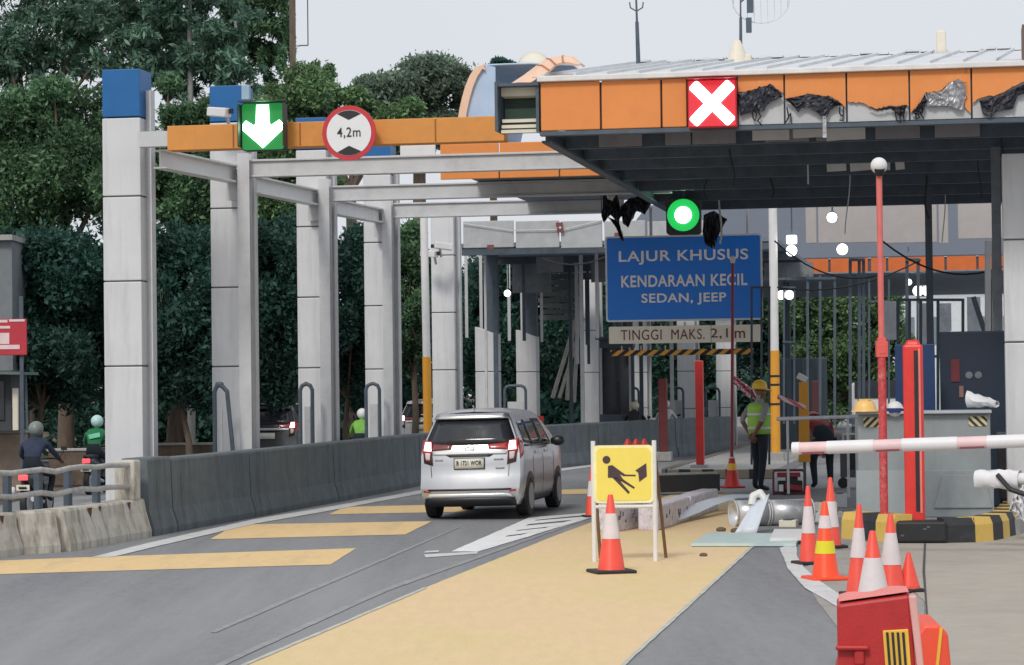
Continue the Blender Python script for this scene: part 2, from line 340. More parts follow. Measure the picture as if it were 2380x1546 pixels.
for a, b, lb in SB:
    o, L = wall_block('concrete_barrier', g(*a), g(*b), .52, m_conc_stain, lb, chip=.004)
    if L > .9:
        for fx, s in ((.30, .09), (.42, .05), (.78, .07)):
            rt = MB(); x = L * fx; rt.add([(x - s, -.012, .50), (x + s, -.012, .50), (x + s * .2, -.022, .50 - s * 1.5)], [(0, 2, 1)])
            rt.build('rust_stain', M('rust', C(92, 62, 48), .9, var=.3), o)
# guard rail: two pipes with posts
a0, a1 = g(-130, 1312), g(338, 1250); dd = (a1 - a0); Lr = dd.length; rzr = math.atan2(dd.y, dd.x)
o = thing('guard_rail', (a0.x, a0.y, 0), rzr, 'weathered white two pipe guard rail above the stained concrete blocks', 'railing')
for z in (1.0, .71):
    b = MB(); pts = []
    for i in range(15): pts.append((Lr * i / 14 - .02, .14, z + .012 * math.sin(i * 2.1) + (-.02 if i % 5 == 3 else 0)))
    b.tube(pts, .036, 10); b.build('rail', M('weathered_white_pipe', (.42, .42, .41), .6, var=.18, scale=7, dirt=.75, dirtcol=(.2, .18, .15), dscale=5), o, smooth=True)
for i in range(7):
    x = .3 + (Lr - .5) * i / 6; b = MB(); b.box((x, .22, .5), (.09, .08, 1.0)); b.build('post', m_steel_dark if i < 6 else m_conc_stain, o)
b = MB(); b.box((Lr - .12, .2, .78), (.22, .3, .55)); b.build('end_block', m_conc_stain, o, bevel=.03)
# low brick and rubble wall on the far side of the motorcycle lane
m_rub = M('rubble_brown', C(104, 90, 80), .95, var=.35, scale=9, bump=.8, bscale=14, dirt=.6, dirtcol=C(70, 58, 50), dscale=4)
def rubble(name, x0, x1, ytop, Y, label, h0=.5, col=m_rub):
    A, B = P(x0, ytop, Y), P(x1, ytop - 3, Y); rr = random.Random(x0 + 5); o = thing(name, (A.x, A.y, 0), 0, label, 'wall'); b = MB()
    L = B.x - A.x; n = max(3, int(L / .28)); H = A.z
    for i in range(n):
        z = 0
        while z < H - .06:
            hh = min(rr.uniform(.14, .24), H - z + .03); b.ball((L * (i + .5) / n + rr.uniform(-.1, .1), .2 + rr.uniform(-.08, .08), z + hh / 2), hh * .62, rr.choice((6, 7, 8)), 5, (rr.uniform(.9, 1.6), 1.2, rr.uniform(.75, 1.1))); z += hh * .9
    b.build('stones', col, o, bevel=.02); return o
def low_wall(x0, x1, ytop, Y, label, mat):
    A, B = P(x0, ytop, Y), P(x1, ytop - 2, Y); o = thing('low_wall', (A.x, A.y, 0), 0, label, 'wall'); L = B.x - A.x; b = MB(); b.box((L / 2, .15, A.z / 2), (L, .3, A.z)); b.build('wall', mat, o, bevel=.03)
    b = MB(); b.box((L / 2, .15, A.z + .03), (L + .06, .36, .06)); b.build('coping', m_conc, o, bevel=.02)
m_earth = M('muddy_brown_wall', C(98, 84, 72), .95, var=.3, scale=5, bump=.6, bscale=12, dirt=.7, dirtcol=C(58, 52, 46), dscale=3)
low_wall(112, 236, 1050, 54, 'low muddy brown wall between the two motorcycle riders', m_earth)
low_wall(-40, 58, 1008, 48, 'low stone coloured wall at the foot of the roadside kiosk', M('pinkish_stone_wall', C(150, 134, 120), .9, var=.25, scale=6, bump=.6, bscale=12, dirt=.7, dirtcol=C(90, 78, 70), dscale=3))
low_wall(360, 492, 1036, 62, 'low dark wall between the nearest and second clad columns', m_earth)

# ---------------------------------------------------------------- clad columns
def column(xl, fr, Y, capz, topz, label, seams=(2.36, 3.66, 4.96), hue=None, basez=0., cap=True, post=True):
    w = fr * Y / FPX / .97
    p = P(xl, 700, Y); o0 = Vector((p.x, p.y, 0)) + V * (w / 2) + U * (w / 2)
    o = thing('clad_column', o0, RZ, label, 'column', 'clad toll gate columns')
    b = MB(); zs = [basez + .02] + [s for s in seams if s > basez + .2 and s < capz - .2] + [capz]
    for z0, z1 in zip(zs[:-1], zs[1:]): b.box((0, 0, (z0 + z1) / 2), (w, w, z1 - z0 - .022))
    b.build('cladding', m_alum, o, bevel=.012)
    b = MB(); b.box((0, 0, (basez + capz) / 2), (w - .05, w - .05, capz - basez - .03)); b.build('core', m_alum_dark, o)
    if cap:
        b = MB(); b.box((-.0, 0, (capz + topz) / 2 + .01), (w * .99, w * .99, topz - capz)); b.build('cap', m_blue_cap, o, bevel=.01)
    if post:
        b = MB(); h = topz - .3 if cap else capz; b.box((w / 2 + .045, 0, h / 2), (.09, .02, h)); b.box((w / 2 + .1, 0, h / 2), (.02, .2, h)); b.build('steel_post', m_steel_grey, o)
    return o, w
CLM = [(241, 89, 39.5, 6.17, 6.9, 'tallest looking grey clad column with a bright blue cap at the left, nearest of the row'),
       (491, 80, 42.4, 6.38, 6.97, 'grey clad column with blue cap behind the green arrow sign, second of the row'),
       (691, 70, 47.5, 6.38, 6.96, 'grey clad column behind the round height limit sign, third of the row'),
       (847, 63, 53.0, 6.36, 6.95, 'grey clad column left of the white and orange pipe, fourth of the row'),
       (1003, 52, 58.5, 6.0, 6.5, 'grey clad column with two white cameras beside the white and orange pipe')]
for i, c in enumerate(CLM): column(*c, cap=i < 4)
# columns under the canopy, their shaded upper part built as a dark post
for xl, fr, Y, zt, lb in ((1104, 50, 66, 3.85, 'shade topped pale clad column above the car roof, left one of the pair'), (1199, 46, 70, 3.85, 'shade topped pale clad column above the car roof, right one of the pair')):
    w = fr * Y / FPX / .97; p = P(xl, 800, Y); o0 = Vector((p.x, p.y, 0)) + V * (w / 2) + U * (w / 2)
    o = thing('shade_topped_column', o0, RZ, lb, 'column', 'shade topped columns under the canopy'); b = MB()
    b.box((0, 0, 1.18), (w, w, 2.32)); h = w / 2
    b.add([(-h, -h, 2.36), (h, -h, 2.36), (h, h, 2.36), (-h, h, 2.36), (-h, -h, zt - .35), (h, -h, zt - .55), (h, h, zt - .55), (-h, h, zt - .35)], [(3, 2, 1, 0), (4, 5, 6, 7), (0, 1, 5, 4), (1, 2, 6, 5), (2, 3, 7, 6), (3, 0, 4, 7)])
    b.build('cladding', m_alum, o, bevel=.01)
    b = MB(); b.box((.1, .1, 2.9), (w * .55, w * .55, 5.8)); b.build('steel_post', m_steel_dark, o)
    b = MB(); b.box((w / 2 + .08, -.1, .75), (.13, .13, .8)); b.build('red_reflector', m_redpost, o)
column(1356, 32, 80, 5.3, 5.9, 'narrow grey clad column just left of the blue lane sign', seams=(2.36, 3.66), cap=False)
for xl, fr, Y, lb in ((1471, 30, 84, 'far grey clad column below the striped bar, left of three'), (1572, 40, 80, 'far grey clad column below the striped bar, middle of three'), (1662, 36, 82, 'far grey clad column below the striped bar, right of three')):
    column(xl, fr, Y, 5.0, 5.6, lb, seams=(1.2, 2.36, 3.66), cap=False)

# hoop guards in front of columns
def hoop(xl, xr, ytop, Y, label, tilt=0.):
    A, B = P(xl, ytop, Y), P(xr, ytop, Y); o = thing('guard_hoop', ((A.x + B.x) / 2, Y, 0), RZ, label, 'guard', 'dark steel hoop guards at column feet'); w = (B.x - A.x) / 2; h = A.z
    b = MB(); r = .12; b.tube([(-w - .0, 0, 0), (-w, 0, h - r), (-w + r * .3, 0, h - r * .3), (-w + r, 0, h), (w - r, 0, h), (w - r * .3, 0, h - r * .3), (w + tilt * .2, 0, h - r), (w + tilt, 0, 0)], .036, 8)
    b.build('hoop', m_steel_dark, o, smooth=True); b = MB(); b.box((0, .08, h * .45), (2 * w - .12, .03, h * .7)); b.build('plate', m_steel_grey, o); return o
hoop(498, 522, 893, 41.6, 'slanted dark steel hoop at the foot of the second column', .22)
hoop(697, 726, 892, 46.6, 'dark rounded steel hoop at the foot of the third column')
hoop(850, 882, 892, 52, 'dark rounded steel hoop at the foot of the fourth column')
hoop(1172, 1222, 897, 64, 'dark steel hoop above the car roof between the shade topped columns')
hoop(1440, 1484, 902, 79, 'dark steel hoop below the left part of the striped bar')
hoop(1548, 1588, 902, 77, 'dark steel hoop left of the bright red post')
hoop(1640, 1672, 902, 78, 'dark steel hoop right of the bright red post')

# ---------------------------------------------------------------- cross beams and girders
def xbeam(name, x0, y0, y1, Y, x1, mat, label, depth=.3, group=None, panels=0, web=True):
    p0 = P(x0, y1, Y); L = 0
    nrm = U; q = onplane(x1, y1, p0, nrm); L = (q - p0).length; zt = onplane(x0, y0, p0, nrm).z - p0.z
    o = thing(name, p0, RZ, label, 'beam', group); b = MB()
    if web:
        fl = .035; b.box((L / 2, depth / 2, fl / 2), (L, depth, fl)); b.box((L / 2, depth / 2, zt - fl / 2), (L, depth, fl)); b.box((L / 2, depth * .3, zt / 2), (L, .03, zt - 2 * fl - .004))
    else: b.box((L / 2, depth / 2, zt / 2), (L, depth, zt))
    b.build('beam', mat, o, bevel=.008); return o, L, zt
o, L, zt = xbeam('orange_beam', 389, 293, 350, 38.8, 1172, m_orange_old, 'long faded orange beam carrying the green arrow and the round sign', .32, web=False)
b = MB(); b.box((-.22, .12, zt * .5), (.5, .18, zt * .62)); b.build('end_stub', m_steel_grey, o)
b = MB()
for i in range(1, 5): b.box((L * i / 5, -.004, zt / 2), (.02, .006, zt * .9))
b.build('panel_joint', M('joint_brown', C(150, 95, 45), .7), o)
xb = 'grey cross beams from the columns to the canopy'
xbeam('cross_beam', 578, 371, 412, 42.0, 1475, m_steel_grey, 'grey steel beam directly below the round height limit sign, highest of three', .2, xb)
xbeam('cross_beam', 770, 432, 468, 47.2, 1560, m_steel_grey, 'grey steel beam between the higher and lower beams, middle of three', .2, xb)
xbeam('cross_beam', 905, 472, 507, 52.6, 1450, m_steel_grey, 'lowest grey steel beam, just above the hanging grey panels', .2, xb)
def girder(a, b_, Y0, Y1, label):
    A, B = P(a[0], a[1], Y0), P(b_[0], b_[1], Y1); o = thing('girder', A, 0, label, 'beam', 'girders linking the columns'); b = MB(); d = B - A
    b.beam((0, 0, 0), d, .22, .025); b.beam(Vector((0, 0, -.26)), d + Vector((0, 0, -.26)), .22, .025); b.beam(Vector((0, 0, -.13)), d + Vector((0, 0, -.13)), .03, .23)
    b.build('flange', m_white, o); b = MB(); b.beam(d * .97 + Vector((.0, 0, -.3)), d + Vector((0, 0, -.3)), .26, .5); b.build('bracket', m_steel_grey, o)
girder((372, 350), (548, 388), 39.2, 42.2, 'pale girder running from the nearest column to the second one')
girder((590, 412), (735, 444), 42.6, 47.4, 'pale girder running from the second column to the third one')
girder((780, 466), (886, 488), 47.8, 52.8, 'pale girder running from the third column to the fourth one')
# short posts that carry the beam ends in front of columns 2..4
for x, yt, Y, lb in ((565, 356, 41.9, 'grey steel stanchion in front of the second column'), (752, 416, 47.0, 'grey steel stanchion in front of the third column'), (898, 462, 52.4, 'grey steel stanchion in front of the fourth column')):
    p = P(x, yt, Y); o = thing('steel_stanchion', (p.x, p.y, 0), RZ, lb, 'post', 'steel stanchions'); b = MB(); h = p.z
    b.box((0, 0, h / 2), (.2, .012, h)); b.box((0, .16, h / 2), (.2, .012, h)); b.box((0, .08, h / 2), (.012, .15, h)); b.build('h_section', m_steel_grey, o)

# ---------------------------------------------------------------- main canopy
OC = P(1255, 306, 34.5); FZ = OC.z; TOPL = onplane(1255, 192, OC, U).z - FZ
canopy = thing('toll_canopy', OC, RZ, 'large toll plaza canopy with torn orange fascia, grey metal roof and dark underside', 'canopy')
def fl(x, y, off=0.):
    q = local(onplane(x, y, OC - U * off, U), OC, RZ); return (q.x, q.z)
Wc = 9.6; H = TOPL
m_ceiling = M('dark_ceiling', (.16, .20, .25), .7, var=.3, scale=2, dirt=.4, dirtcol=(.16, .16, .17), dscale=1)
m_sheet = M('bare_backing_panel', (.52, .53, .54), .5, var=.12, scale=3, dirt=.4, dirtcol=(.3, .3, .3), dscale=3)
# backing boards and orange sheets
bx = [1255, 1396.5, 1537.5, 1598]; tx = [1714, 1823.5, 1968, 2114, 2258.5, 2400]
def topz(x): return fl(x, 0)[0]
top = lambda X: H - .002
for i in range(3):
    X0, X1 = fl(bx[i], 250)[0] + .012, fl(bx[i + 1], 250)[0] - .012; b = MB(); b.box(((X0 + X1) / 2, .01, H / 2), (X1 - X0, .05, H - .01)); b.build('fascia_panel', m_orange, canopy, bevel=.012)
zc = lambda zx, zy: (1699 + zx * .3775, zy * .3775)
b = MB(); b.box((Wc / 2 - .4, .075, H / 2), (Wc - .9, .03, H - .03)); b.build('fascia_backing', m_steel_dark, canopy)
edges = [[(40, 570), (110, 560), (150, 548), (180, 535), (210, 538), (240, 520), (275, 540), (300, 560), (325, 575)],
         [(332, 615), (365, 606), (400, 596), (440, 588), (480, 578), (540, 590), (600, 594), (650, 612), (680, 640), (708, 662)],
         [(716, 628), (770, 634), (800, 630), (850, 655), (900, 672), (940, 660), (980, 655), (1030, 654), (1080, 650), (1092, 665)],
         [(1106, 694), (1140, 662), (1160, 640), (1200, 570), (1250, 566), (1300, 558), (1340, 512), (1400, 488), (1450, 515), (1456, 600), (1440, 660), (1478, 694)],
         [(1490, 632), (1530, 610), (1560, 598), (1650, 584), (1700, 552), (1750, 528), (1804, 500), (1870, 470)]]
rag = random.Random(3)
for i, e in enumerate(edges):
    xa, xb_ = tx[i], tx[i + 1]; X0, X1 = fl(xa, 250)[0] + .012, fl(xb_, 250)[0] - .012
    b = MB(); b.box(((X0 + X1) / 2, .035, H / 2), (X1 - X0, .02, H - .02)); b.build('backing_panel', m_sheet, canopy, bevel=.004)
    pts = [fl(*zc(*q)) for q in e]; pts[0] = (X0, pts[0][1]); pts[-1] = (X1, pts[-1][1]); fine = []
    for a, c in zip(pts[:-1], pts[1:]):
        for k in range(3): fine.append((a[0] + (c[0] - a[0]) * k / 3 + rag.uniform(-.006, .006) * (k > 0), a[1] + (c[1] - a[1]) * k / 3 + rag.uniform(-.012, .012)))
    fine.append(pts[-1]); b = MB()
    n = len(fine); rows = [[(x, -.014 - .004 * rag.random(), z) for j, (x, z) in enumerate(fine)], [(x, -.008, (z * .4 + H * .6)) for x, z in fine], [(x, -.008, H - .004) for x, z in fine]]
    b.grid(rows); b.build('torn_panel', m_orange, canopy, solid=.012)
m_tarp = M('torn_black_membrane', (.03, .033, .045), .45, var=.5, scale=9, bump=.6, bscale=14, dirt=.4, dirtcol=(.2, .2, .23), dscale=6)
m_silver = M('crumpled_silver_foil', (.42, .43, .45), .32, metal=.35, var=.3, scale=10, bump=.8, bscale=14, dirt=.3, dirtcol=(.1, .1, .12), dscale=7)
def crumple(poly, name, mat, parent, off=.03, amp=.05, n=13, seed=1):
    """a hanging torn sheet: filled outline, cut fine and pushed about"""
    rr = random.Random(seed); xs = [p[0] for p in poly]; zs = [p[1] for p in poly]
    x0, x1, z0, z1 = min(xs), max(xs), min(zs), max(zs)
    def inside(x, z):
        c = False; j = len(poly) - 1
        for i in range(len(poly)):
            if (poly[i][1] > z) != (poly[j][1] > z) and x < (poly[j][0] - poly[i][0]) * (z - poly[i][1]) / (poly[j][1] - poly[i][1]) + poly[i][0]: c = not c
            j = i
        return c
    # column strips clipped to the outline
    N = 22; b = MB(); rows = []
    for i in range(N + 1):
        x = x0 + (x1 - x0) * (i + (.02 if i == 0 else -.02 if i == N else 0)) / N; ins = [z0 + (z1 - z0) * k / 120 for k in range(121) if inside(x, z0 + (z1 - z0) * k / 120)]
        if not ins: ins = [rows[-1][0][2], rows[-1][-1][2]] if rows else [zs[0], zs[0]]
        a, c = min(ins), max(ins); rows.append([(x + rr.uniform(-.004, .004), -off - rr.random() * amp, a + (c - a) * k / 8) for k in range(9)])
    b.grid(rows); return b.build(name, mat, parent, solid=.008)
torn = [(m_tarp, [(45, 575), (110, 566), (180, 540), (240, 525), (300, 565), (318, 600), (260, 625), (220, 650), (205, 690), (150, 690), (100, 700), (48, 720)]),
        (m_tarp, [(335, 612), (400, 600), (480, 582), (620, 600), (690, 650), (650, 655), (600, 690), (590, 735), (565, 735), (540, 700), (470, 660), (430, 672), (415, 698), (380, 650)]),
        (m_tarp, [(850, 660), (900, 676), (980, 660), (1080, 652), (1078, 695), (1045, 725), (1010, 690), (985, 672), (900, 684)]),
        (m_silver, [(1196, 580), (1300, 565), (1345, 515), (1400, 492), (1446, 518), (1450, 600), (1418, 650), (1430, 688), (1340, 655), (1200, 655)]),
        (m_tarp, [(1115, 694), (1160, 642), (1200, 572), (1215, 600), (1195, 660), (1180, 700), (1140, 710)]),
        (m_tarp, [(1532, 622), (1650, 590), (1750, 544), (1850, 500), (1850, 570), (1755, 592), (1745, 672), (1630, 692), (1610, 727), (1550, 712)])]
for i, (mt, pl) in enumerate(torn):
    crumple([fl(*zc(*q)) for q in pl], 'torn_membrane' if mt is m_tarp else 'crumpled_foil', mt, canopy, seed=i + 4)
for pts in ([(130, 680), (138, 730), (150, 745), (160, 700), (150, 690)], [(170, 690), (185, 720), (165, 745), (190, 772)], [(345, 660), (355, 720), (340, 755), (368, 700), (372, 760)], [(672, 650), (668, 700), (690, 720), (694, 660), (690, 745), (668, 740)], [(1010, 690), (1020, 740), (1045, 752), (1040, 715), (1062, 700), (1066, 748)], [(1135, 690), (1140, 735), (1160, 725), (1150, 690), (1180, 680), (1170, 705), (1188, 735)]):
    q = [fl(*zc(*p)) for p in pts]; b = MB(); b.tube([(x, -.03, z) for x, z in q], .009, 5); b.build('loose_wire', m_black, canopy)
# hanging strip in front of panel B
b = MB(); p0, p1 = fl(*zc(565, 720)), fl(*zc(590, 850)); b.box(((p0[0] + p1[0]) / 2, -.05, (p0[1] + p1[1]) / 2), (.05, .02, p0[1] - p1[1])); b.build('hanging_strip', m_silver, canopy)
# pale top trim, bottom trim, right end cap
b = MB(); b.box((Wc / 2 - .02, -.03, H + .035), (Wc, .14, .07)); b.build('roof_edge_trim', M('pale_trim', (.72, .71, .69), .5, dirt=.2), canopy, bevel=.01)
b = MB(); b.box((Wc / 2, .06, -.03), (Wc, .16, .055)); b.build('bottom_trim', m_steel_dark, canopy)
# roof: standing seam sheet rising to a ridge
m_roof = M('weathered_metal_roof', (.66, .68, .70), .5, metal=.0, var=.08, scale=2, dirt=.45, dirtcol=(.5, .5, .49), dscale=1.3, dstretch=(2, .4, 1))
RH, RD = .73, 4.2; X_L = -.1
b = MB(); b.add([(X_L, .0, H + .072), (Wc, 0, H + .072), (Wc, RD, H + RH), (X_L + .9, RD, H + RH)], [(0, 1, 2, 3)])
b.add([(X_L + .9, RD, H + RH), (Wc, RD, H + RH), (Wc, 15, H - .0), (X_L + .9, 15, H - .0)], [(0, 1, 2, 3)]); b.build('roof_sheet', m_roof, canopy, solid=.02)
b = MB()
for i in range(23):
    x = X_L + .15 + i * .425; b.beam((x, .02, H + .1), (x + .9 * max(0, 1 - i / 23) * .9, RD, H + RH + .03), .035, .04)
b.build('roof_seam', m_roof, canopy)
b = MB(); rr = random.Random(9)
for i in range(40):
    x = .9 + i * .22; b.box((x, RD - .02 + rr.uniform(-.03, .03), H + RH + .03 + rr.uniform(-.012, .02)), (.2, .2, .03), rz=rr.uniform(-.1, .1))
b.build('ridge_tile', m_roof, canopy)
b = MB(); q = fl(2372, 130); b.box((q[0] + .25, .3, H + .3), (.45, .6, .5)); b.build('brown_end_cap', M('brown_metal', C(112, 94, 84), .7), canopy)
# open left end box of the fascia
xl = fl(1152, 250)[0]; m_dgreen = M('dim_green_board', C(62, 84, 78), .6, var=.2)
b = MB(); b.box((xl / 2, .5, H / 2), (-xl, .04, H * .9)); b.build('box_back', m_dgreen, canopy)
b = MB(); b.box((xl + .02, .2, H / 2 + .02), (.04, .55, H)); b.box((xl / 2, .22, H - .02), (-xl, .55, .04)); b.box((-.03, .24, H / 2), (.04, .5, H)); b.build('box_frame', m_steel_dark, canopy)
for k, (z, y) in enumerate(((.02, .02), (.09, .06), (.17, .1))): b = MB(); b.box((xl / 2 + .03, .05 + y, z), (-xl - .08, .12, .045), rx=.1); b.build('box_ledge', m_offwhite, canopy)
b = MB(); b.box((xl / 2, .3, H * .86), (-xl - .1, .3, .12)); b.build('box_ledge', m_offwhite, canopy)
b = MB(); b.box((xl / 2, .46, H * .42), (-xl - .1, .02, .18)); b.build('box_panel', M('green_panel', C(96, 128, 112), .6), canopy)
# ceiling and beams below
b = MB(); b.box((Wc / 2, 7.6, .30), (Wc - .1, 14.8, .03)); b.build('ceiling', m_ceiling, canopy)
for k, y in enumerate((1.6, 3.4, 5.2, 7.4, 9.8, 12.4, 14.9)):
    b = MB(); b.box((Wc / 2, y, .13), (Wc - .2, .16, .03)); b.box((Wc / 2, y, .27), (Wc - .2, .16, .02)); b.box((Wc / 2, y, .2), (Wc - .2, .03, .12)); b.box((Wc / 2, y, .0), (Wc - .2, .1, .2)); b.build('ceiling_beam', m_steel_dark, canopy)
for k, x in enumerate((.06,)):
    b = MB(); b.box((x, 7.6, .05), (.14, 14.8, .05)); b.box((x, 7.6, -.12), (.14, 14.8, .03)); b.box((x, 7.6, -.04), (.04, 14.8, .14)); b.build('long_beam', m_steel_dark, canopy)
for x in (.9, 1.7, 2.2, 3.2, 3.9, 4.7, 5.5): b = MB(); b.box((x, 1.4, .02), (.6 if x != 1.7 else .35, .03, .24)); b.build('ceiling_panel', M('mauve_grey_panel', (.25, .24, .26), .6, var=.15), canopy)
for x, w in ((3.62, .3), (4.0, .34), (4.35, .2), (4.6, .14)): b = MB(); b.box((x, 6.5, -.03), (w, .02, .16), ry=random.uniform(-.1, .1)); b.build('torn_white_board', m_white, canopy)
for x, w, z in ((3.0, .5, 0), (3.5, .4, .02), (3.85, .2, -.03), (4.1, .35, -.02)): b = MB(); b.box((x, 1.1, z), (w, .02, .2), ry=random.uniform(-.08, .08), rx=.2); b.build('loose_ceiling_sheet', m_sheet, canopy)
# dark posts carrying the canopy
for xp, Y, w, lb in ((2322, 36.5, .13, 'dark steel canopy post left of the pale wall at the right edge'), (2164, 44, .12, 'dark steel canopy post behind the big red gate post')):
    p = P(xp, 900, Y); o = thing('canopy_post', (p.x, p.y, 0), RZ, lb, 'post', 'dark canopy posts'); b = MB(); h = FZ - .1
    b.box((0, 0, h / 2), (w, .015, h)); b.box((0, w, h / 2), (w, .015, h)); b.box((0, w / 2, h / 2), (.015, w, h)); b.build('h_section', m_steel_dark if Y > 40 else M('bluish_steel', (.14, .16, .18), .5, var=.25), o)
# pale wall at the right edge: clad column
o, w = column(2334, 100, 35.2, FZ - .3, FZ, 'wide pale grey clad column at the right picture edge', seams=(2.5, 3.9), cap=False, post=False, basez=.16)

# ---------------------------------------------------------------- second canopy to the left (barrel roof) and hanging panels, far canopy
O2 = P(1018, 418, 43.6); o2 = thing('barrel_canopy', O2, RZ, 'canopy with bluish barrel roof and peach edge trim behind the grey beams', 'canopy')
f2 = lambda x, y: (lambda q: (q.x, q.z))(local(onplane(x, y, O2, U), O2, RZ))
xs2 = [1018, 1022, 1160, 1300, 1420, 1540]
X = [f2(x, 360)[0] for x in xs2]; zt2 = f2(1018, 336)[1]
b = MB()
for a, c in zip(X[1:-1], X[2:]): b.box(((a + c) / 2, .02, zt2 / 2), (c - a - .02, .05, zt2))
b.build('fascia_panel', m_orange, o2, bevel=.01)
wx = f2(930, 350)[0], f2(1012, 350)[0]; b = MB(); b.box(((wx[0] + wx[1]) / 2, .02, zt2 - .1), (wx[1] - wx[0], .05, .2)); b.build('white_panel', m_white, o2, bevel=.01)
# barrel sheet: arc from low left (1065,280) to (1110,150) to flat top
arc = [(1064, 282), (1068, 255), (1074, 228), (1082, 200), (1092, 176), (1104, 158), (1125, 150), (1170, 148), (1230, 146), (1330, 150)]
pa = [f2(*q) for q in arc]; rows = [[(x, y, z) for x, z in pa] for y in (.09, 2, 4, 6)]
b = MB(); b.grid(rows); b.build('roof_sheet', M('bluish_roof_tarp', C(178, 198, 222), .5, var=.08, scale=3, dirt=.3, dirtcol=C(215, 220, 226), dscale=2), o2, solid=.03, smooth=True)
gx = [f2(*q) for q in arc[:7]] + [f2(1150, 155), f2(1150, 285)]
b = MB(); b.prism(gx, .05, .085); b.build('gable_sheet', MATS['bluish_roof_tarp'], o2)
m_peach = M('peach_trim', C(236, 196, 168), .5, var=.06)
b = MB(); pin = [(x + .13, z - .02) for x, z in pa[:6]] + [(pa[6][0] + .02, pa[6][1] - .1)]
for k in range(6):
    b.add([(pa[k][0], 0.02, pa[k][1]), (pin[k][0], .02, pin[k][1]), (pin[k + 1][0], .02, pin[k + 1][1]), (pa[k + 1][0], .02, pa[k + 1][1])], [(0, 1, 2, 3)])
b.build('edge_trim', m_peach, o2, solid=.08)
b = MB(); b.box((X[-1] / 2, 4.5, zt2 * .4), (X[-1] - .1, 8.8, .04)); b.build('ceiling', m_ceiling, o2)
# peach ridge trim lying over the left end of the main roof
o = thing('ridge_flashing', P(1180, 196, 34.75), RZ, 'bent peach coloured flashing lying over the left end of the grey roof', 'flashing'); b = MB(); o_ = o.location.copy()
def f3(x, y): q = local(onplane(x, y, o_, U), o_, RZ); return (q.x, q.z)
up = [(1168, 196), (1205, 172), (1240, 146), (1262, 131), (1300, 124), (1322, 126), (1350, 148)]; dn = [(1235, 194), (1262, 178), (1278, 166), (1292, 152), (1310, 147), (1325, 148), (1345, 153)]
rows = []
for (a, c) in zip(up, dn): p, q = f3(*a), f3(*c); rows.append([(p[0], .35, p[1]), ((p[0] + q[0]) / 2, .1, (p[1] + q[1]) / 2 + .02), (q[0], -.02, q[1])])
b.grid(rows); b.build('sheet', m_peach, o, solid=.03)
for k in (2, 3, 4): b = MB(); b.tube([Vector(v) + Vector((0, -.03, .01)) for v in rows[k]], .012, 5); b.build('joint', M('peach_dark', C(190, 130, 104), .6), o)
# hanging grey panels below the canopies
def hang_panels(spans, y0, y1, Y, label, mat, name='panel_row', dark=None):
    p = P(spans[0][0], y1, Y); o = thing(name, p, RZ, label, 'panels')
    for x0, x1 in spans:
        a, c = local(onplane(x0, y1, p, U), p, RZ), local(onplane(x1, y0, p, U), p, RZ)
        b = MB(); b.box(((a.x + c.x) / 2, .03, (a.z + c.z) / 2), (c.x - a.x - .02, .06, c.z - a.z)); b.build('panel', mat, o, bevel=.012)
    return o, p
m_pan = M('taupe_grey_panel', C(176, 170, 168), .5, var=.05, dirt=.2, dirtcol=C(140, 136, 134))
hang_panels([(1872, 1898), (1901, 2047), (2050, 2178), (2181, 2204)], 472, 566, 53, 'row of taupe grey fascia panels under the main canopy right of the blue sign', m_pan)
hang_panels([(2226, 2342)], 470, 556, 53.5, 'single taupe grey fascia panel beside the right canopy post', m_pan)
ob, pb = hang_panels([(1076, 1194), (1198, 1300), (1303, 1400), (1404, 1500), (1504, 1640)], 512, 577, 62, 'row of dull grey hanging panels above the car left of the blue sign', M('dull_grey_panel', (.42, .43, .44), .55, var=.1, dirt=.4, dirtcol=(.25, .25, .25)))
b = MB()
for x0, y0, x1, y1 in ((1076, 520, 1190, 536), (1190, 536, 1310, 534), (1310, 534, 1400, 512)):
    q = [local(onplane(x0 + (x1 - x0) * k / 4, y0 + (y1 - y0) * k / 4, pb - U * .06, U), pb, RZ) for k in range(5)]; b.tube(q, .012, 5)
b.build('cable', M('pale_cable', (.6, .6, .58), .6), ob)
for x, y in ((1140, 574), (1302, 536), (1300, 522), (1436, 546)):
    q = local(onplane(x, y, pb - U * .08, U), pb, RZ); b = MB(); b.box(q, (.16, .03, .1)); b.build('red_tag', M('dull_maroon', C(122, 62, 66), .6), ob)
# far canopy with orange fascia
O4 = P(1806, 636, 80); o4 = thing('far_canopy', O4, RZ, 'far toll canopy with a narrow orange fascia seen through the right hand lanes', 'canopy')
f4 = lambda x, y: (lambda q: (q.x, q.z))(local(onplane(x, y, O4, U), O4, RZ))
z4 = f4(1806, 604)[1]
for a, c in ((1760, 1806), (1810, 1926), (1930, 2018), (2024, 2060), (2064, 2196), (2200, 2270), (2274, 2362), (2366, 2470)):
    xa, xc = f4(a, 620)[0], f4(c, 620)[0]; b = MB(); b.box(((xa + xc) / 2, .03, z4 / 2), (xc - xa - .02, .06, z4)); b.build('fascia_panel', M('deep_orange_panel', C(206, 104, 44), .5, var=.08), o4)
xe = f4(2470, 620)[0]; xs_ = f4(1400, 620)[0]
b = MB(); b.box(((xe + xs_) / 2, .09, z4 / 2), (xe - xs_, .03, z4 - .02)); b.build('fascia_backing', m_steel_dark, o4)
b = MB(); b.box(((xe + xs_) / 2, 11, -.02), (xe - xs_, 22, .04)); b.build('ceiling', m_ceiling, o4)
b = MB(); b.add([(xs_, 0, z4 + .02), (xe, 0, z4 + .02), (xe, 12, z4 + 2.6), (xs_, 12, z4 + 2.6)], [(0, 1, 2, 3)]); b.build('roof_sheet', M('dull_blue_grey_roof', C(84, 92, 104), .6, var=.12, scale=1, stretch=(3, .3, 1)), o4, solid=.04)
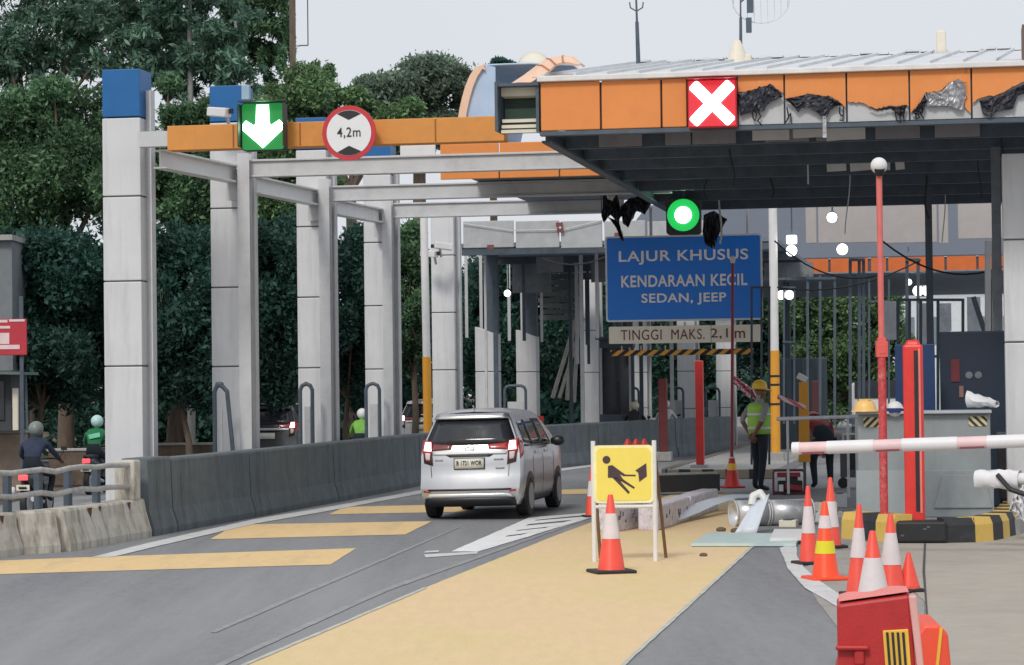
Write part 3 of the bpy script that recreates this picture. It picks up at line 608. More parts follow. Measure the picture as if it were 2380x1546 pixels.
for xx in (1830, 2300):
    q = local(P(xx, 800, 86), O4, RZ); b = MB(); b.box((q.x, q.y, -O4.z / 2), (.2, .2, O4.z)); b.build('post', m_steel_dark, o4)

# inner canopy slab and dismantled structure above the lanes left of the blue sign
O5 = P(1072, 577, 63); o5 = thing('inner_canopy', O5, RZ, 'dark inner canopy slab with hanging frames above the car lane', 'canopy'); f5 = lambda x: local(onplane(x, 577, O5, U), O5, RZ).x
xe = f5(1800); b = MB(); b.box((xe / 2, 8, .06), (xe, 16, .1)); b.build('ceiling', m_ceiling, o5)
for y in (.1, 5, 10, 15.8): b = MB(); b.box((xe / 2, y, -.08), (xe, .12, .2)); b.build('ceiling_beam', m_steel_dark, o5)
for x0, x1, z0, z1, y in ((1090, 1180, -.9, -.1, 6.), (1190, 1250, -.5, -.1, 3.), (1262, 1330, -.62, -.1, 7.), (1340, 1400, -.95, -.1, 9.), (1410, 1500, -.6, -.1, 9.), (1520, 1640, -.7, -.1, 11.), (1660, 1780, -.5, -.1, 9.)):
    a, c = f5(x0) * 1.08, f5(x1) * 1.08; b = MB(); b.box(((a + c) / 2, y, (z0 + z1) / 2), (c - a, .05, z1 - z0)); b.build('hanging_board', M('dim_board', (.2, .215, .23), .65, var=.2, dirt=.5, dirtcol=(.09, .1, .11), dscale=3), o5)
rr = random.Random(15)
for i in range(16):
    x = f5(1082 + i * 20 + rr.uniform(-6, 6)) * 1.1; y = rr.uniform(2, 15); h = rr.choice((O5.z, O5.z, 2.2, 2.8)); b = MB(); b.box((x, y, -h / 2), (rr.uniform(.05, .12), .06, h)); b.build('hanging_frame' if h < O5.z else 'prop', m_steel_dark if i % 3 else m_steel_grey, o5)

# loose cables and strips hanging from the main canopy
rr = random.Random(44)
for i in range(14):
    x = rr.uniform(.8, 8); y = rr.uniform(2, 14); h = rr.uniform(.25, 1.1); q = OC + V * x + U * y; o = thing('hanging_cable', (q.x, q.y, FZ), RZ, 'thin loose cable hanging from the ceiling of the main canopy', 'cable', 'loose cables under the main canopy')
    b = MB(); a1, a2 = rr.uniform(-.16, .16), rr.uniform(1.5, 3.5); b.tube([(a1 * math.sin(a2 * k / 9) * k / 9, 0, -h * k / 9) for k in range(10)], rr.choice((.010, .014, .02)), 5); b.build('cable', m_black if i % 3 else m_steel_grey, o, smooth=True)
for i, (xa, ya, xb_, yb, Y, sag, lb) in enumerate(((1806, 668, 2140, 604, 51, .25, 'long sagging black cable from the amber pole to the tall scaffold frame'), (1800, 560, 2040, 640, 50, .3, 'black cable sagging across the taupe fascia panels'), (1420, 590, 1260, 600, 60, .2, 'thin cable sagging left of the blue lane sign'), (2050, 560, 2330, 620, 42, .3, 'black cable sagging to the right hand canopy post'))):
    A, B = P(xa, ya, Y), P(xb_, yb, Y); o = thing('sagging_cable', A, 0, lb, 'cable'); b = MB(); b.tube([(B - A) * (k / 10) + Vector((0, 0, -sag * 4 * (k / 10) * (1 - k / 10))) for k in range(11)], .016, 5); b.build('cable', m_black, o, smooth=True)
# ---------------------------------------------------------------- trees
def leaves_mesh(name, blobs, n, size, mat, parent, droop=.0, seed=0, long=2.2, shell=.55):
    """many small bent leaf faces spread through a set of ellipsoids (centre, radii)"""
    rg = np.random.default_rng(seed); vol = np.array([r[0] * r[1] * r[2] for c, r in blobs]) ** (2 / 3); pk = rg.choice(len(blobs), n, p=vol / vol.sum())
    Cn = np.array([c for c, r in blobs])[pk]; Rd = np.array([r for c, r in blobs])[pk]
    d = rg.normal(size=(n, 3)); d /= np.linalg.norm(d, axis=1)[:, None]; rad = shell + (1 - shell) * rg.random(n) ** .6; rad *= 1 + .2 * rg.normal(size=n)
    pos = Cn + d * Rd * rad[:, None]
    a = rg.normal(size=(n, 3)) * .8 + d * .9; a[:, 2] -= droop; a /= np.linalg.norm(a, axis=1)[:, None]
    t = rg.normal(size=(n, 3)); t[:, 2] += .4; b = np.cross(a, t); b /= np.linalg.norm(b, axis=1)[:, None] + 1e-9; up = np.cross(a, b)
    s = size * (.45 + 1.3 * rg.random(n) ** 2)[:, None]
    v0 = pos - a * s * long / 2; v2 = pos + a * s * long / 2; v1 = pos + b * s * .5 + up * s * .18; v3 = pos - b * s * .5 + up * s * .18
    vs = np.stack([v0, v1, v2, v3], 1).reshape(-1, 3)
    me = bpy.data.meshes.new(name); me.vertices.add(n * 4); me.vertices.foreach_set('co', vs.ravel()); me.loops.add(n * 4); me.polygons.add(n)
    me.loops.foreach_set('vertex_index', np.arange(n * 4)); me.polygons.foreach_set('loop_start', np.arange(n) * 4); me.polygons.foreach_set('loop_total', np.full(n, 4))
    me.materials.append(mat); me.update(); me.validate(); o = bpy.data.objects.new(name, me); COL.objects.link(o); o.parent = parent; return o
def tree(name, x, ybase_z, Y, crown, label, mat, n, size, trunk_r=.16, seed=1, group='trees behind the toll plaza', droop=0., long=2.2, trunkmat=None, lobes=16, trunk=True, shell=.55, squash=1.):
    """crown = list of (px x, px y, px rx, px ry) ellipses at the tree's own distance"""
    rr = random.Random(seed); base = P(x, 900, Y); base.z = 0; o = thing(name, base, 0, label, 'tree', group); blobs = []; s = Y / FPX
    for cx, cy, rx, ry in crown:
        c = P(cx, cy, Y) - base; big = (rx * s, max(rx, ry) * s * squash, ry * s)
        k = max(3, int(lobes * rx * ry / 20000 + 3))
        for _ in range(k):
            d = Vector((rr.gauss(0, 1), rr.gauss(0, 1), rr.gauss(0, 1))).normalized() * rr.uniform(.35, 1.0 if lobes > 30 else .85)
            f = rr.uniform(.28, .5) * (.62 if lobes > 30 else 1); blobs.append(((c.x + d.x * big[0], c.y + d.y * big[1], c.z + d.z * big[2]), (big[0] * f, big[1] * f, big[2] * f * .85)))
    leaves_mesh('crown', blobs, n, size, mat, o, seed=seed, droop=droop, long=long, shell=shell)
    if trunk:
        b = MB(); cs = sorted(blobs, key=lambda q: -q[0][2]); tops = rr.sample(blobs, min(len(blobs), 9)); ax = sum((Vector(q[0]) for q in blobs), Vector()) / len(blobs)
        h = max(1.2, min(q[0][2] for q in blobs) * .9); fork = Vector((ax.x * .35 + rr.uniform(-.2, .2), ax.y * .3, h)); mid = Vector((fork.x * .4 + rr.uniform(-.12, .12), fork.y * .4, h * .5))
        b.cyl((0, 0, -.1), mid, trunk_r * 1.15, trunk_r * .95, 10); b.cyl(mid, fork, trunk_r * .95, trunk_r * .8, 10); b.ball(mid, trunk_r * .95, 10, 6); b.ball(fork, trunk_r * .82, 10, 6)
        for q in tops:
            e = Vector(q[0]); m1 = fork.lerp(e, .5) + Vector((rr.uniform(-.3, .3), rr.uniform(-.3, .3), .2)); b.cyl(fork, m1, trunk_r * .5, trunk_r * .3, 7); b.cyl(m1, e, trunk_r * .3, trunk_r * .08, 7)
        b.build('trunk', trunkmat or m_bark, o, smooth=True)
    return o
lf_dark = LEAF('shaded_deep_green_leaf', (.014, .048, .044), (.06, .15, .105))  # shade below the tree crowns is put into this leaf colour
lf_mid = LEAF('mid_green_leaf', (.03, .092, .056), (.18, .31, .15))
lf_light = LEAF('light_green_leaf', (.05, .125, .062), (.26, .40, .18))
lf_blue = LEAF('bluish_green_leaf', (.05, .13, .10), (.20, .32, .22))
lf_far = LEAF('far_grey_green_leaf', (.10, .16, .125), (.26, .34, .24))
# tall loose trees at the top left
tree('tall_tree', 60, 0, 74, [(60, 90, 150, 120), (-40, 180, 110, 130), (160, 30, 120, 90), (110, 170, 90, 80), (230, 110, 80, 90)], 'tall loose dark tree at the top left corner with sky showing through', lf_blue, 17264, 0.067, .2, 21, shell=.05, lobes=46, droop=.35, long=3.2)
tree('tall_tree', 432, 0, 72, [(470, 60, 140, 110), (420, 170, 110, 90), (330, 60, 110, 110), (540, 160, 80, 100), (380, -40, 170, 80), (300, 160, 80, 90)], 'tall tree with a straight pale trunk above the second blue cap', lf_blue, 28220, 0.063, .12, 22, trunk=False, shell=.05, lobes=46, droop=.35, long=3.2)
tree('tall_tree', 560, 0, 76, [(605, 30, 85, 100), (575, 140, 75, 90), (640, 100, 45, 110), (560, -60, 110, 70), (655, 20, 36, 80)], 'tall narrow tree above the green arrow sign', lf_mid, 17264, 0.060, .12, 23, trunk=False, shell=.05, lobes=46, droop=.35, long=3.2)
for x0, x1, yb, Y, r, lb in ((438, 443, 560, 71.6, .085, 'straight pale trunk'), (546, 550, 560, 75, .055, 'thin trunk')):
    a, c = P(x0, -150, Y), P(x1, 900, Y); par = [q for q in bpy.data.objects if q.get('label', '').startswith('tall tree with a straight' if x0 == 438 else 'tall narrow tree')][0]
    b = MB(); A = a - par.location; B = Vector((c.x, c.y, -.1)) - par.location; b.cyl(B, B.lerp(A, .5) + Vector((.05, 0, 0)), r * 1.4, r * 1.1, 10); b.cyl(B.lerp(A, .5) + Vector((.05, 0, 0)), A, r * 1.1, r * .7, 10)
    b.build('trunk', M('pale_bark', C(148, 150, 146), .9, var=.25, scale=6, bump=.3, stretch=(1, 1, .3)), par, smooth=True)
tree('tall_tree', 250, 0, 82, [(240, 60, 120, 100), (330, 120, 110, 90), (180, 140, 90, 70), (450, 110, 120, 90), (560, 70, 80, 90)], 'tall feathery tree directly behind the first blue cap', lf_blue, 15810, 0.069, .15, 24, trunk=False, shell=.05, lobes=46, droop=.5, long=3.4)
tree('column_tree', 672, 0, 80, [(672, -30, 20, 60), (668, 60, 22, 60), (660, 120, 30, 50)], 'slim upright tree beside the tall pole against the sky', lf_mid, 5250, 0.066, .12, 25, trunk=False, shell=.1)
# dense bank of trees behind the motorcycle lane
tree('broad_tree', 150, 0, 66, [(60, 330, 150, 140), (170, 420, 150, 140), (40, 500, 130, 130), (150, 250, 120, 90), (220, 330, 80, 100)], 'dense bushy tree left of the tallest clad column', lf_mid, 80325, 0.057, .2, 31)
tree('broad_tree', 400, 0, 64, [(400, 340, 120, 120), (440, 440, 110, 120), (340, 440, 110, 130), (430, 240, 90, 70), (500, 330, 90, 110)], 'dense bushy tree between the first two clad columns', lf_mid, 69615, 0.057, .2, 32)
tree('broad_tree', 640, 0, 70, [(640, 320, 120, 120), (600, 430, 100, 110), (720, 250, 80, 100), (680, 200, 75, 70), (700, 420, 100, 100), (560, 260, 80, 90)], 'bright bushy tree behind the green arrow sign', lf_light, 80325, 0.060, .2, 33)
tree('broad_tree', 820, 0, 78, [(800, 260, 90, 80), (880, 300, 90, 70), (760, 330, 80, 90), (950, 290, 70, 60), (740, 180, 36, 60)], 'lighter bushy tree right of the round height sign', lf_light, 69615, 0.064, .2, 34)
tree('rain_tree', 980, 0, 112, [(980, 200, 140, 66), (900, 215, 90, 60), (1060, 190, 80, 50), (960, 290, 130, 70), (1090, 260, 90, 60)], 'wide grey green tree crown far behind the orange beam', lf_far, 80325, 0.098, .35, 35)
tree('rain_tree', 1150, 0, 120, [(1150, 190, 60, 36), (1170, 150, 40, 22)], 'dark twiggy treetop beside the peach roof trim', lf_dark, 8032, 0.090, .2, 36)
# undergrowth below, its shade put into the dark leaf colour
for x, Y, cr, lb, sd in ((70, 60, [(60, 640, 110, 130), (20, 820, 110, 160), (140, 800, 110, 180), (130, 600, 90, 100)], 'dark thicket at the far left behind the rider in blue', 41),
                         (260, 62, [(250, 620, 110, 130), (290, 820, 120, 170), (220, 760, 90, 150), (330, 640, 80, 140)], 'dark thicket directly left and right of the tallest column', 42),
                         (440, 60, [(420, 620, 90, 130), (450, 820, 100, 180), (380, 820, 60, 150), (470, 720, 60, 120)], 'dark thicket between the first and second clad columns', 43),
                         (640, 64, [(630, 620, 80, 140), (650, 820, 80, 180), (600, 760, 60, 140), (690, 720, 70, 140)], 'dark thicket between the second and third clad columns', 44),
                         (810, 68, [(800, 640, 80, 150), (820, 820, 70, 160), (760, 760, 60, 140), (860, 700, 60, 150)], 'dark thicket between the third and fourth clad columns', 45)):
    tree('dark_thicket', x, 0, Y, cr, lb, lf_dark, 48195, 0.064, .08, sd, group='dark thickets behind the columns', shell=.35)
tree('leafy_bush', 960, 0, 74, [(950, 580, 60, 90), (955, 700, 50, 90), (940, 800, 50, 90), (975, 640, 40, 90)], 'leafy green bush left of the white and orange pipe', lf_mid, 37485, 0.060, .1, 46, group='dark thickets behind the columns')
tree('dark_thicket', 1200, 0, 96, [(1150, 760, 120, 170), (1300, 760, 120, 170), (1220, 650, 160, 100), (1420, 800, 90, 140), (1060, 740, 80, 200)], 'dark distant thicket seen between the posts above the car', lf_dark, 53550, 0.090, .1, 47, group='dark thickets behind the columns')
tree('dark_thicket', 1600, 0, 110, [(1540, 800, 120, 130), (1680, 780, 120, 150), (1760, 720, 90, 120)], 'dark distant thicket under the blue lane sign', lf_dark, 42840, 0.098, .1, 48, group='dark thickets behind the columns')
tree('broad_tree', 1900, 0, 108, [(1860, 770, 90, 110), (1960, 760, 90, 120), (2050, 780, 70, 130), (1900, 900, 110, 90), (2020, 900, 100, 100), (1840, 700, 70, 70)], 'bright green tree seen through the scaffold right of the blue sign', lf_light, 85680, 0.090, .25, 49)

# undergrowth and far woods that read as one mass
def strip(name, x0, x1, Y, z0, z1, depth, n, size, mat, kind, seed):
    a, c = P(x0, 900, Y), P(x1, 900, Y); rr = random.Random(seed); bl = []
    for i in range(60 if Y < 100 else 170):
        f = rr.random(); bl.append(((a.x + (c.x - a.x) * f, Y + rr.uniform(0, depth), z0 + (z1 - z0) * rr.random() ** (1.2 if Y < 100 else 1.7)), (rr.uniform(.8, 1.8), rr.uniform(.6, 1.2), rr.uniform(.6, 1.3))))
    o = leaves_mesh(name, bl, n, size, mat, None, seed=seed, shell=.2); return tag(o, kind='stuff')
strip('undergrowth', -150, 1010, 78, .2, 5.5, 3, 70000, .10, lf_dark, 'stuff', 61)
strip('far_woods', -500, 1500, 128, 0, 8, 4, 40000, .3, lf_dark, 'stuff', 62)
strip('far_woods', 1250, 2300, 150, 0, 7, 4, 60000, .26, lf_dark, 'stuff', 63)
# ---------------------------------------------------------------- hanging signs and signals
def placed(name, x, y, Y, label, cat, group=None, rz=RZ):
    return thing(name, P(x, y, Y), rz, label, cat, group), Y / FPX
m_signblue = M('sign_blue', C(14, 130, 240), .4, var=.04, dirt=.12, dirtcol=C(60, 140, 215))
m_signwhite = M('sign_white', (.78, .79, .8), .45, var=.03)
m_signcream = M('sign_cream', C(246, 240, 224), .5, var=.04, dirt=.15, dirtcol=C(190, 184, 160))
m_ink = M('sign_black', (.02, .02, .022), .5)
m_inkred = M('sign_dark_red', C(112, 58, 52), .5)
m_signred = M('sign_red', C(196, 52, 60), .45, var=.06)
# blue lane sign with the height bar under it
o, s = placed('lane_sign', 1590, 746, 50, 'blue hanging lane sign with white lettering under the canopy', 'sign')
w, h = 366 * s, 200 * s
b = MB(); b.prism(rrect(-w / 2, w / 2, 0, h, .05), 0, .05); b.build('frame', m_signwhite, o)
b = MB(); b.prism(rrect(-w / 2 + .035, w / 2 - .035, .035, h - .035, .04), -.006, .0); b.build('face', m_signblue, o)
ln = M('sign_letter', (.95, .95, .95), .4, var=.02)
text('LAJUR KHUSUS', 302 * s, 33 * s, (0, -.011, h - 51 * s), ln, o, bold=.018)
text('KENDARAAN KECIL', 294 * s, 28 * s, (.01, -.011, h - 106 * s), ln, o, bold=.022)
text('SEDAN, JEEP', 198 * s, 28 * s, (0, -.011, h - 149 * s), ln, o, bold=.02)
for x in (-75, 150):
    b = MB(); b.cyl((x * s, .03, h), (x * s, .03, h + .55), .03, n=8); b.build('hanger', m_steel_grey, o)
o, s = placed('height_board', 1592, 797, 50, 'cream board reading TINGGI MAKS hung below the blue lane sign', 'sign')
w, h = 356 * s, 40 * s
b = MB(); b.prism(rrect(-w / 2, w / 2, 0, h, .02), 0, .03); b.build('board', m_signcream, o)
b = MB(); b.box((.155 * w / 2 + .28, -.004, h / 2), (.012, .006, h)); b.build('board_joint', M('joint_grey', (.4, .39, .36), .6), o)
text('TINGGI  MAKS.', 196 * s, 24 * s, (-52 * s, -.004, h / 2), m_inkred, o, bold=.0)
text('2,1', 40 * s, 25 * s, (80 * s, -.004, h / 2), m_inkred, o, bold=.006)
text('m', 24 * s, 17 * s, (128 * s, -.004, h / 2 - .02), m_inkred, o, bold=.006)
for x in (-120, 0, 130):
    b = MB(); b.box((x * s, .02, h + .035), (.04, .02, .07)); b.build('hanger', m_steel_grey, o)
o, s = placed('height_bar', 1584, 826, 50, 'black and yellow striped height limit bar hanging under the cream board', 'height bar')
w = 334 * s; b = MB(); b.box((0, .03, .06), (w, .04, .11)); b.build('bar', STRIPE('hazard_bar', C(226, 164, 66), (.02, .02, .022), .23, (1, 0, -1.3)), o)
for x in (-140, -95, -38, 18, 70, 125):
    b = MB(); b.cyl((x * s, .03, .11), (x * s, .03, .2), .012, n=6); b.build('hanger', m_steel_grey, o)
# green arrow signal on the orange beam
o, s = placed('arrow_signal', 612, 350, 38.25, 'lit green down arrow signal mounted on the orange beam', 'signal')
b = MB(); b.prism(rrect(-52 * s, 52 * s, 0, 112 * s, .05), 0, .16); b.build('housing', M('signal_housing', (.03, .04, .035), .6), o)
b = MB(); b.prism(rrect(-50 * s, 50 * s, .012, 110 * s, .05), -.012, -.002); b.build('lens', EM('green_halo_face', (.008, .5, .07), .34, (.01, .1, .03)), o)  # face glows faintly to stand in for the arrow's halo
arr = [(-15, 106), (15, 106), (17, 62), (22, 58), (42, 70), (50, 62), (50, 48), (0, 6), (-50, 48), (-50, 62), (-42, 70), (-22, 58), (-17, 62)]
b = MB(); b.prism([(x * s * .95, z * s) for x, z in arr], -.026, -.014); b.build('arrow', EM('green_led', (.6, 1, .7), 9), o)
b = MB(); b.box((54 * s, -.06, 58 * s), (.012, .2, 100 * s)); b.box((-54 * s, -.06, 58 * s), (.012, .2, 100 * s)); b.box((0, -.06, 114 * s), (108 * s, .2, .012)); b.build('visor', MATS['signal_housing'], o)
# round height limit sign
o, s = placed('height_sign', 811, 309, 38.0, 'round height limit sign reading 4,2 m with a red ring', 'sign'); r = 64 * s
b = MB(); b.cyl((0, 0, 0), (0, .03, 0), r, n=48); b.build('ring', m_signred, o)
b = MB(); b.cyl((0, -.006, 0), (0, -.001, 0), r * .83, n=48); b.build('face', m_signwhite, o)
for sg in (1, -1):
    pts = [(r * .82 * math.cos(R(a)), sg * r * .82 * math.sin(R(a))) for a in range(56, 126, 6)] + [(0, sg * r * .47)]
    b = MB(); b.prism(pts, -.010, -.0065); b.build('black_wedge', m_ink, o)
text('4,2m', 56 * s, 26 * s, (0, -.012, 0), m_ink, o, bold=.002)
b = MB(); b.box((0, .13, -.02), (.06, .2, .5)); b.build('bracket', m_steel_grey, o)
# cross signal on the canopy fascia
c1, c2 = onplane(1656, 296, OC - U * .16, U), None
o = thing('cross_signal', c1, RZ, 'lit red signal box with a white cross on the orange fascia', 'signal'); s = (c1.y) / FPX
w, h = 114 * s, 112 * s
b = MB(); b.prism(rrect(-w / 2, w / 2, 0, h, .012), .0, .16); b.build('housing', M('red_housing', C(170, 30, 40), .5), o)
b = MB(); b.prism(rrect(-w / 2 + .015, w / 2 - .015, .015, h - .015, .012), -.012, -.002); b.build('lens', EM('red_glow_lens', (.85, .015, .03), .6, (.3, .02, .03)), o)
b = MB(); a = .56 * w
rot = lambda x, z, an: (x * math.cos(an) - z * math.sin(an), h / 2 + x * math.sin(an) + z * math.cos(an))
for an, y in ((R(45), -.024), (R(-45), -.026)): b.prism([rot(x, z, an) for x, z in rrect(-a, a, -.075, .075, .035)], y, -.013)
b.build('cross', EM('white_led', (1, .93, .93), 5), o)
b = MB(); b.box((0, -.05, h + .008), (w, .12, .012)); b.build('visor', MATS['red_housing'], o)
# green traffic light under the canopy
o, s = placed('traffic_light', 1588, 500, 46.3, 'lit round green traffic light above the blue lane sign', 'signal')
b = MB(); b.prism(rrect(-.31, .31, -.35, .30, .06), 0, .18); b.build('housing', MATS['signal_housing'], o)
b = MB(); b.cyl((0, -.012, 0), (0, 0, 0), .29, n=28); b.build('lens_ring', EM('green_glow_ring', (.015, .7, .12), .7, (.01, .1, .03)), o)
b = MB(); b.ball((.0, -.02, 0), .15, 20, 12, (1, .35, 1.0)); b.build('lens', EM('green_lamp', (.55, 1, .7), 16), o, smooth=True)
b = MB(); b.cyl((0, .08, .26), (0, .08, .6), .03, n=8); b.build('bracket', m_steel_dark, o)
# dark rags and membranes hanging under the canopy corner
def rag_thing(name, outline, Y, label, mat, seed, amp=.12):
    xs = [q[0] for q in outline]; c = P(sum(xs) / len(xs), max(q[1] for q in outline), Y); o = thing(name, c, RZ, label, 'cloth', 'torn cloths under the canopy')
    pl = [(lambda q: (q.x, q.z))(local(onplane(x, y, c, U), c, RZ)) for x, y in outline]; crumple(pl, 'cloth', mat, o, off=0, amp=amp, seed=seed); return o
rag_thing('hanging_cloth', [(1402, 412), (1420, 404), (1440, 470), (1446, 500), (1438, 520), (1420, 500), (1404, 520), (1398, 500), (1408, 470)], 48.5, 'dark cloth with a white top hanging left of the green light', m_tarp, 31)
rag_thing('hanging_cloth', [(1404, 415), (1418, 408), (1430, 455), (1424, 468), (1412, 462)], 48.2, 'small white cloth patch at the top of the dark cloth', m_white, 32, .04)
rag_thing('hanging_cloth', [(1444, 480), (1462, 462), (1500, 452), (1520, 462), (1500, 500), (1480, 490), (1462, 530), (1448, 520)], 48.8, 'crumpled grey black cloth between the white patch and the green light', m_tarp, 33)
rag_thing('hanging_cloth', [(1636, 500), (1660, 490), (1690, 510), (1672, 545), (1660, 580), (1640, 570), (1634, 540)], 48.8, 'dark cloth hanging over the top edge of the blue sign', m_tarp, 34)
rag_thing('hanging_cloth', [(1414, 505), (1440, 515), (1452, 560), (1446, 562), (1432, 528)], 48.6, 'thin dark strip touching the top left of the blue sign', m_tarp, 35)
# ---------------------------------------------------------------- lamps and cameras
m_bulb = EM('lamp_white', (1, .98, .95), 3.0, (.5, .5, .5))
def flood(x, y, Y, label, two=False, r=.13):
    o, s = placed('flood_lamp', x, y, Y, label, 'lamp', 'lit flood lamps under the canopies'); b = MB()
    for dx in ((-.6 * r, .7 * r) if two else (0,)): b.ball((dx, -.05, 0), r * (1 if not two else .75), 14, 9)
    b.build('bulb', m_bulb, o, smooth=True); b = MB(); b.cyl((0, .06, .0), (0, .16, .1), r * 1.15, r * .6, 14); b.build('housing', m_steel_dark, o)
    b = MB(); b.cyl((0, .12, .05), (0, .12, 1.1), .02, n=6); b.build('hanger_rod', m_steel_dark, o); return o
flood(1840, 583, 60, 'lit round flood lamp just right of the white and orange pole'); flood(1958, 580, 60, 'lit round flood lamp above the orange fascia, left of the pink pole')
flood(1934, 506, 50, 'lit lamp at the edge of the dark ceiling', r=.1); flood(1825, 686, 84, 'low twin lamp beside the white and orange pole', True, .2)
flood(2112, 656, 80, 'small lit lamp on the scaffold right of the pink pole', r=.1); flood(2144, 676, 80, 'low twin lamp left of the dark canopy post', True, .22)
for x, y in ((1840, 562), (1958, 557)):
    o, s = placed('light_box', x, y, 60, 'small lit white box above the %s round flood lamp' % ('left' if x < 1900 else 'right'), 'lamp', 'lit flood lamps under the canopies'); b = MB(); b.box((0, 0, .05), (.24, .15, .2)); b.build('lamp_box', m_bulb, o, bevel=.03); b = MB(); b.cyl((0, 0, .15), (0, 0, 1), .015, n=6); b.build('hanger_rod', m_steel_dark, o)
flood(1180, 682, 68, 'small lit lamp between the shade topped columns', r=.09)
def camera_box(x, y, Y, dx, label, group='white surveillance cameras'):
    o, s = placed('surveillance_camera', x, y, Y, label, 'camera', group); b = MB(); b.box((dx * .1, -.1, 0), (.42, .16, .15), rz=.5 * dx, ry=.12); b.build('housing', m_white, o, bevel=.02)
    b = MB(); b.cyl((0, .0, -.05), (0, .15, -.22), .03, n=8); b.build('bracket', m_steel_grey, o); b = MB(); b.box((-dx * .13, -.2, -.0), (.05, .06, .08), rz=.5 * dx); b.build('lens', m_black, o); return o
camera_box(1022, 573, 57.8, 1, 'upper white camera on the fifth column'); camera_box(1010, 590, 57.8, -1, 'lower white camera on the fifth column')
camera_box(527, 262, 41.8, -1, 'white camera in front of the second blue cap'); 
o, s = placed('junction_box', 572, 232, 41.9, 'small pale grey box above left of the green arrow', 'box'); b = MB(); b.box((0, 0, .12), (.13, .1, .24)); b.build('case', M('pale_blue_box', C(150, 178, 196), .5), o, bevel=.01); b = MB(); b.box((0, .08, -.1), (.03, .03, .6)); b.build('bracket', m_steel_grey, o)
# white and orange pipes
def two_tone_pipe(name, xt, xb_, yt, ysplit, yb, Y, r, label, c1, c2, Yc=None, clear=0.):
    a, c = P(xt, yt, Y), P(xb_, yb, Y); base = Vector((c.x, c.y, 0 if clear == 0 else c.z)); sp = P(xb_ + (xt - xb_) * (yb - ysplit) / (yb - yt), ysplit, Y)
    o = thing(name, base, RZ, label, 'pole'); rr_ = Matrix.Rotation(-RZ, 3, 'Z'); L = lambda p: rr_ @ (p - base)
    b = MB(); b.cyl(L(sp), L(a), r, n=14); b.build('upper_pipe', c1, o, smooth=True)
    b = MB(); b.cyl((0, 0, 0), L(sp), r * 1.12, n=14); b.build('lower_pipe', c2, o, smooth=True); return o
m_amber = M('amber_paint', C(228, 160, 50), .5, var=.12, dirt=.35, dirtcol=C(150, 100, 40), dscale=4)
two_tone_pipe('drain_pipe', 985, 995, 505, 830, 1000, 56.5, .085, 'white pipe with an amber lower half standing left of the fifth clad column', m_white, m_amber)
o = two_tone_pipe('marked_pole', 1796, 1803, 480, 815, 1052, 60, .10, 'white pole with amber lower half beside the standing worker', m_white, m_amber, clear=1)
for z in (1.1, 1.55, 1.75): b = MB(); b.cyl((0, 0, z), (0, 0, z + .05), .118, n=14); b.build('black_ring', m_black, o)
b = MB(); b.box((0, 0, -.12), (.4, .4, .26)); b.build('footing', m_conc, o, bevel=.02)
# gate posts: red columns
def red_post(name, x0, x1, yt, yb, Y, label, mat, foot=True):
    a, c = P((x0 + x1) / 2, yt, Y), P((x0 + x1) / 2, yb, Y); w = (x1 - x0) * Y / FPX; o = thing(name, c, RZ, label, 'post', 'red gate posts'); h = a.z - c.z
    b = MB(); b.box((0, 0, h / 2), (w * .92, w, h)); b.build('shaft', mat, o, bevel=.02)
    if foot: b = MB(); b.box((-.02, 0, -.12), (w * 2.0, w * 1.6, .24)); b.build('footing', m_conc, o, bevel=.02)
    return o
red_post('gate_post', 1618, 1638, 838, 1080, 55.6, 'bright red square gate post right of the yellow work sign', m_red)
red_post('gate_post', 1532, 1553, 880, 1050, 66, 'dull dark red gate post left of the bright red one', M('dull_dark_red', C(104, 40, 42), .6, var=.2))
red_post('gate_post', 1888, 1910, 885, 1060, 62, 'dim maroon gate post behind the crouching worker', M('dim_maroon', C(72, 30, 34), .6, var=.2), False)
# thin red rod rising out of a cone
def rod(name, xt, yt, xb_, yb, Y, r, label, mat, cat='pole', n=8):
    a, c = P(xt, yt, Y), P(xb_, yb, Y); o = thing(name, c, 0, label, cat); b = MB(); b.cyl((0, 0, 0), a - c, r, n=n); b.build('shaft', mat, o, smooth=True); return o, a - c
o, d = rod('red_rod', 1703, 604, 1701, 1062, 48.4, .028, 'thin dark red rod standing up from the cone beside the worker', M('dark_red_rod', C(140, 36, 50), .5, var=.15))
b = MB(); b.ball(d, .05, 10, 7, (1, 1, 1.6)); b.build('tip', m_offwhite, o)
# pink pole with dome camera
o, d = rod('dome_camera_pole', 2043, 402, 2055, 1200, 32.2, .038, 'tall sun faded red pole with a white dome camera on top', m_pink, n=12)
b = MB(); b.ball(d + Vector((0, 0, .09)), .105, 20, 12); b.build('dome', m_white, o, smooth=True)
b = MB(); b.cyl(d + Vector((0, -.03, -.03)), d + Vector((0, -.06, .05)), .05, .07, 14); b.build('dome_lens', m_black, o, smooth=True)
t = d * ((1200 - 812) / 798); b = MB(); b.box(t, (.14, .12, .2)); b.box(t + Vector((0, 0, .12)), (.1, .1, .05)); b.box(t + Vector((0, -.062, 0)), (.09, .01, .12)); b.build('pole_box', M('pinkish_red_box', C(222, 96, 88), .5, var=.12), o, bevel=.012)
b = MB(); t2 = d * .07; b.cyl((0, 0, 0), d * ((1200 - 820) / 798), .052, n=12); b.build('lower_sleeve', M('flaking_red_paint', C(196, 74, 76), .6, var=.3, scale=18, dirt=.7, dirtcol=C(222, 150, 146), dscale=9), o, smooth=True)
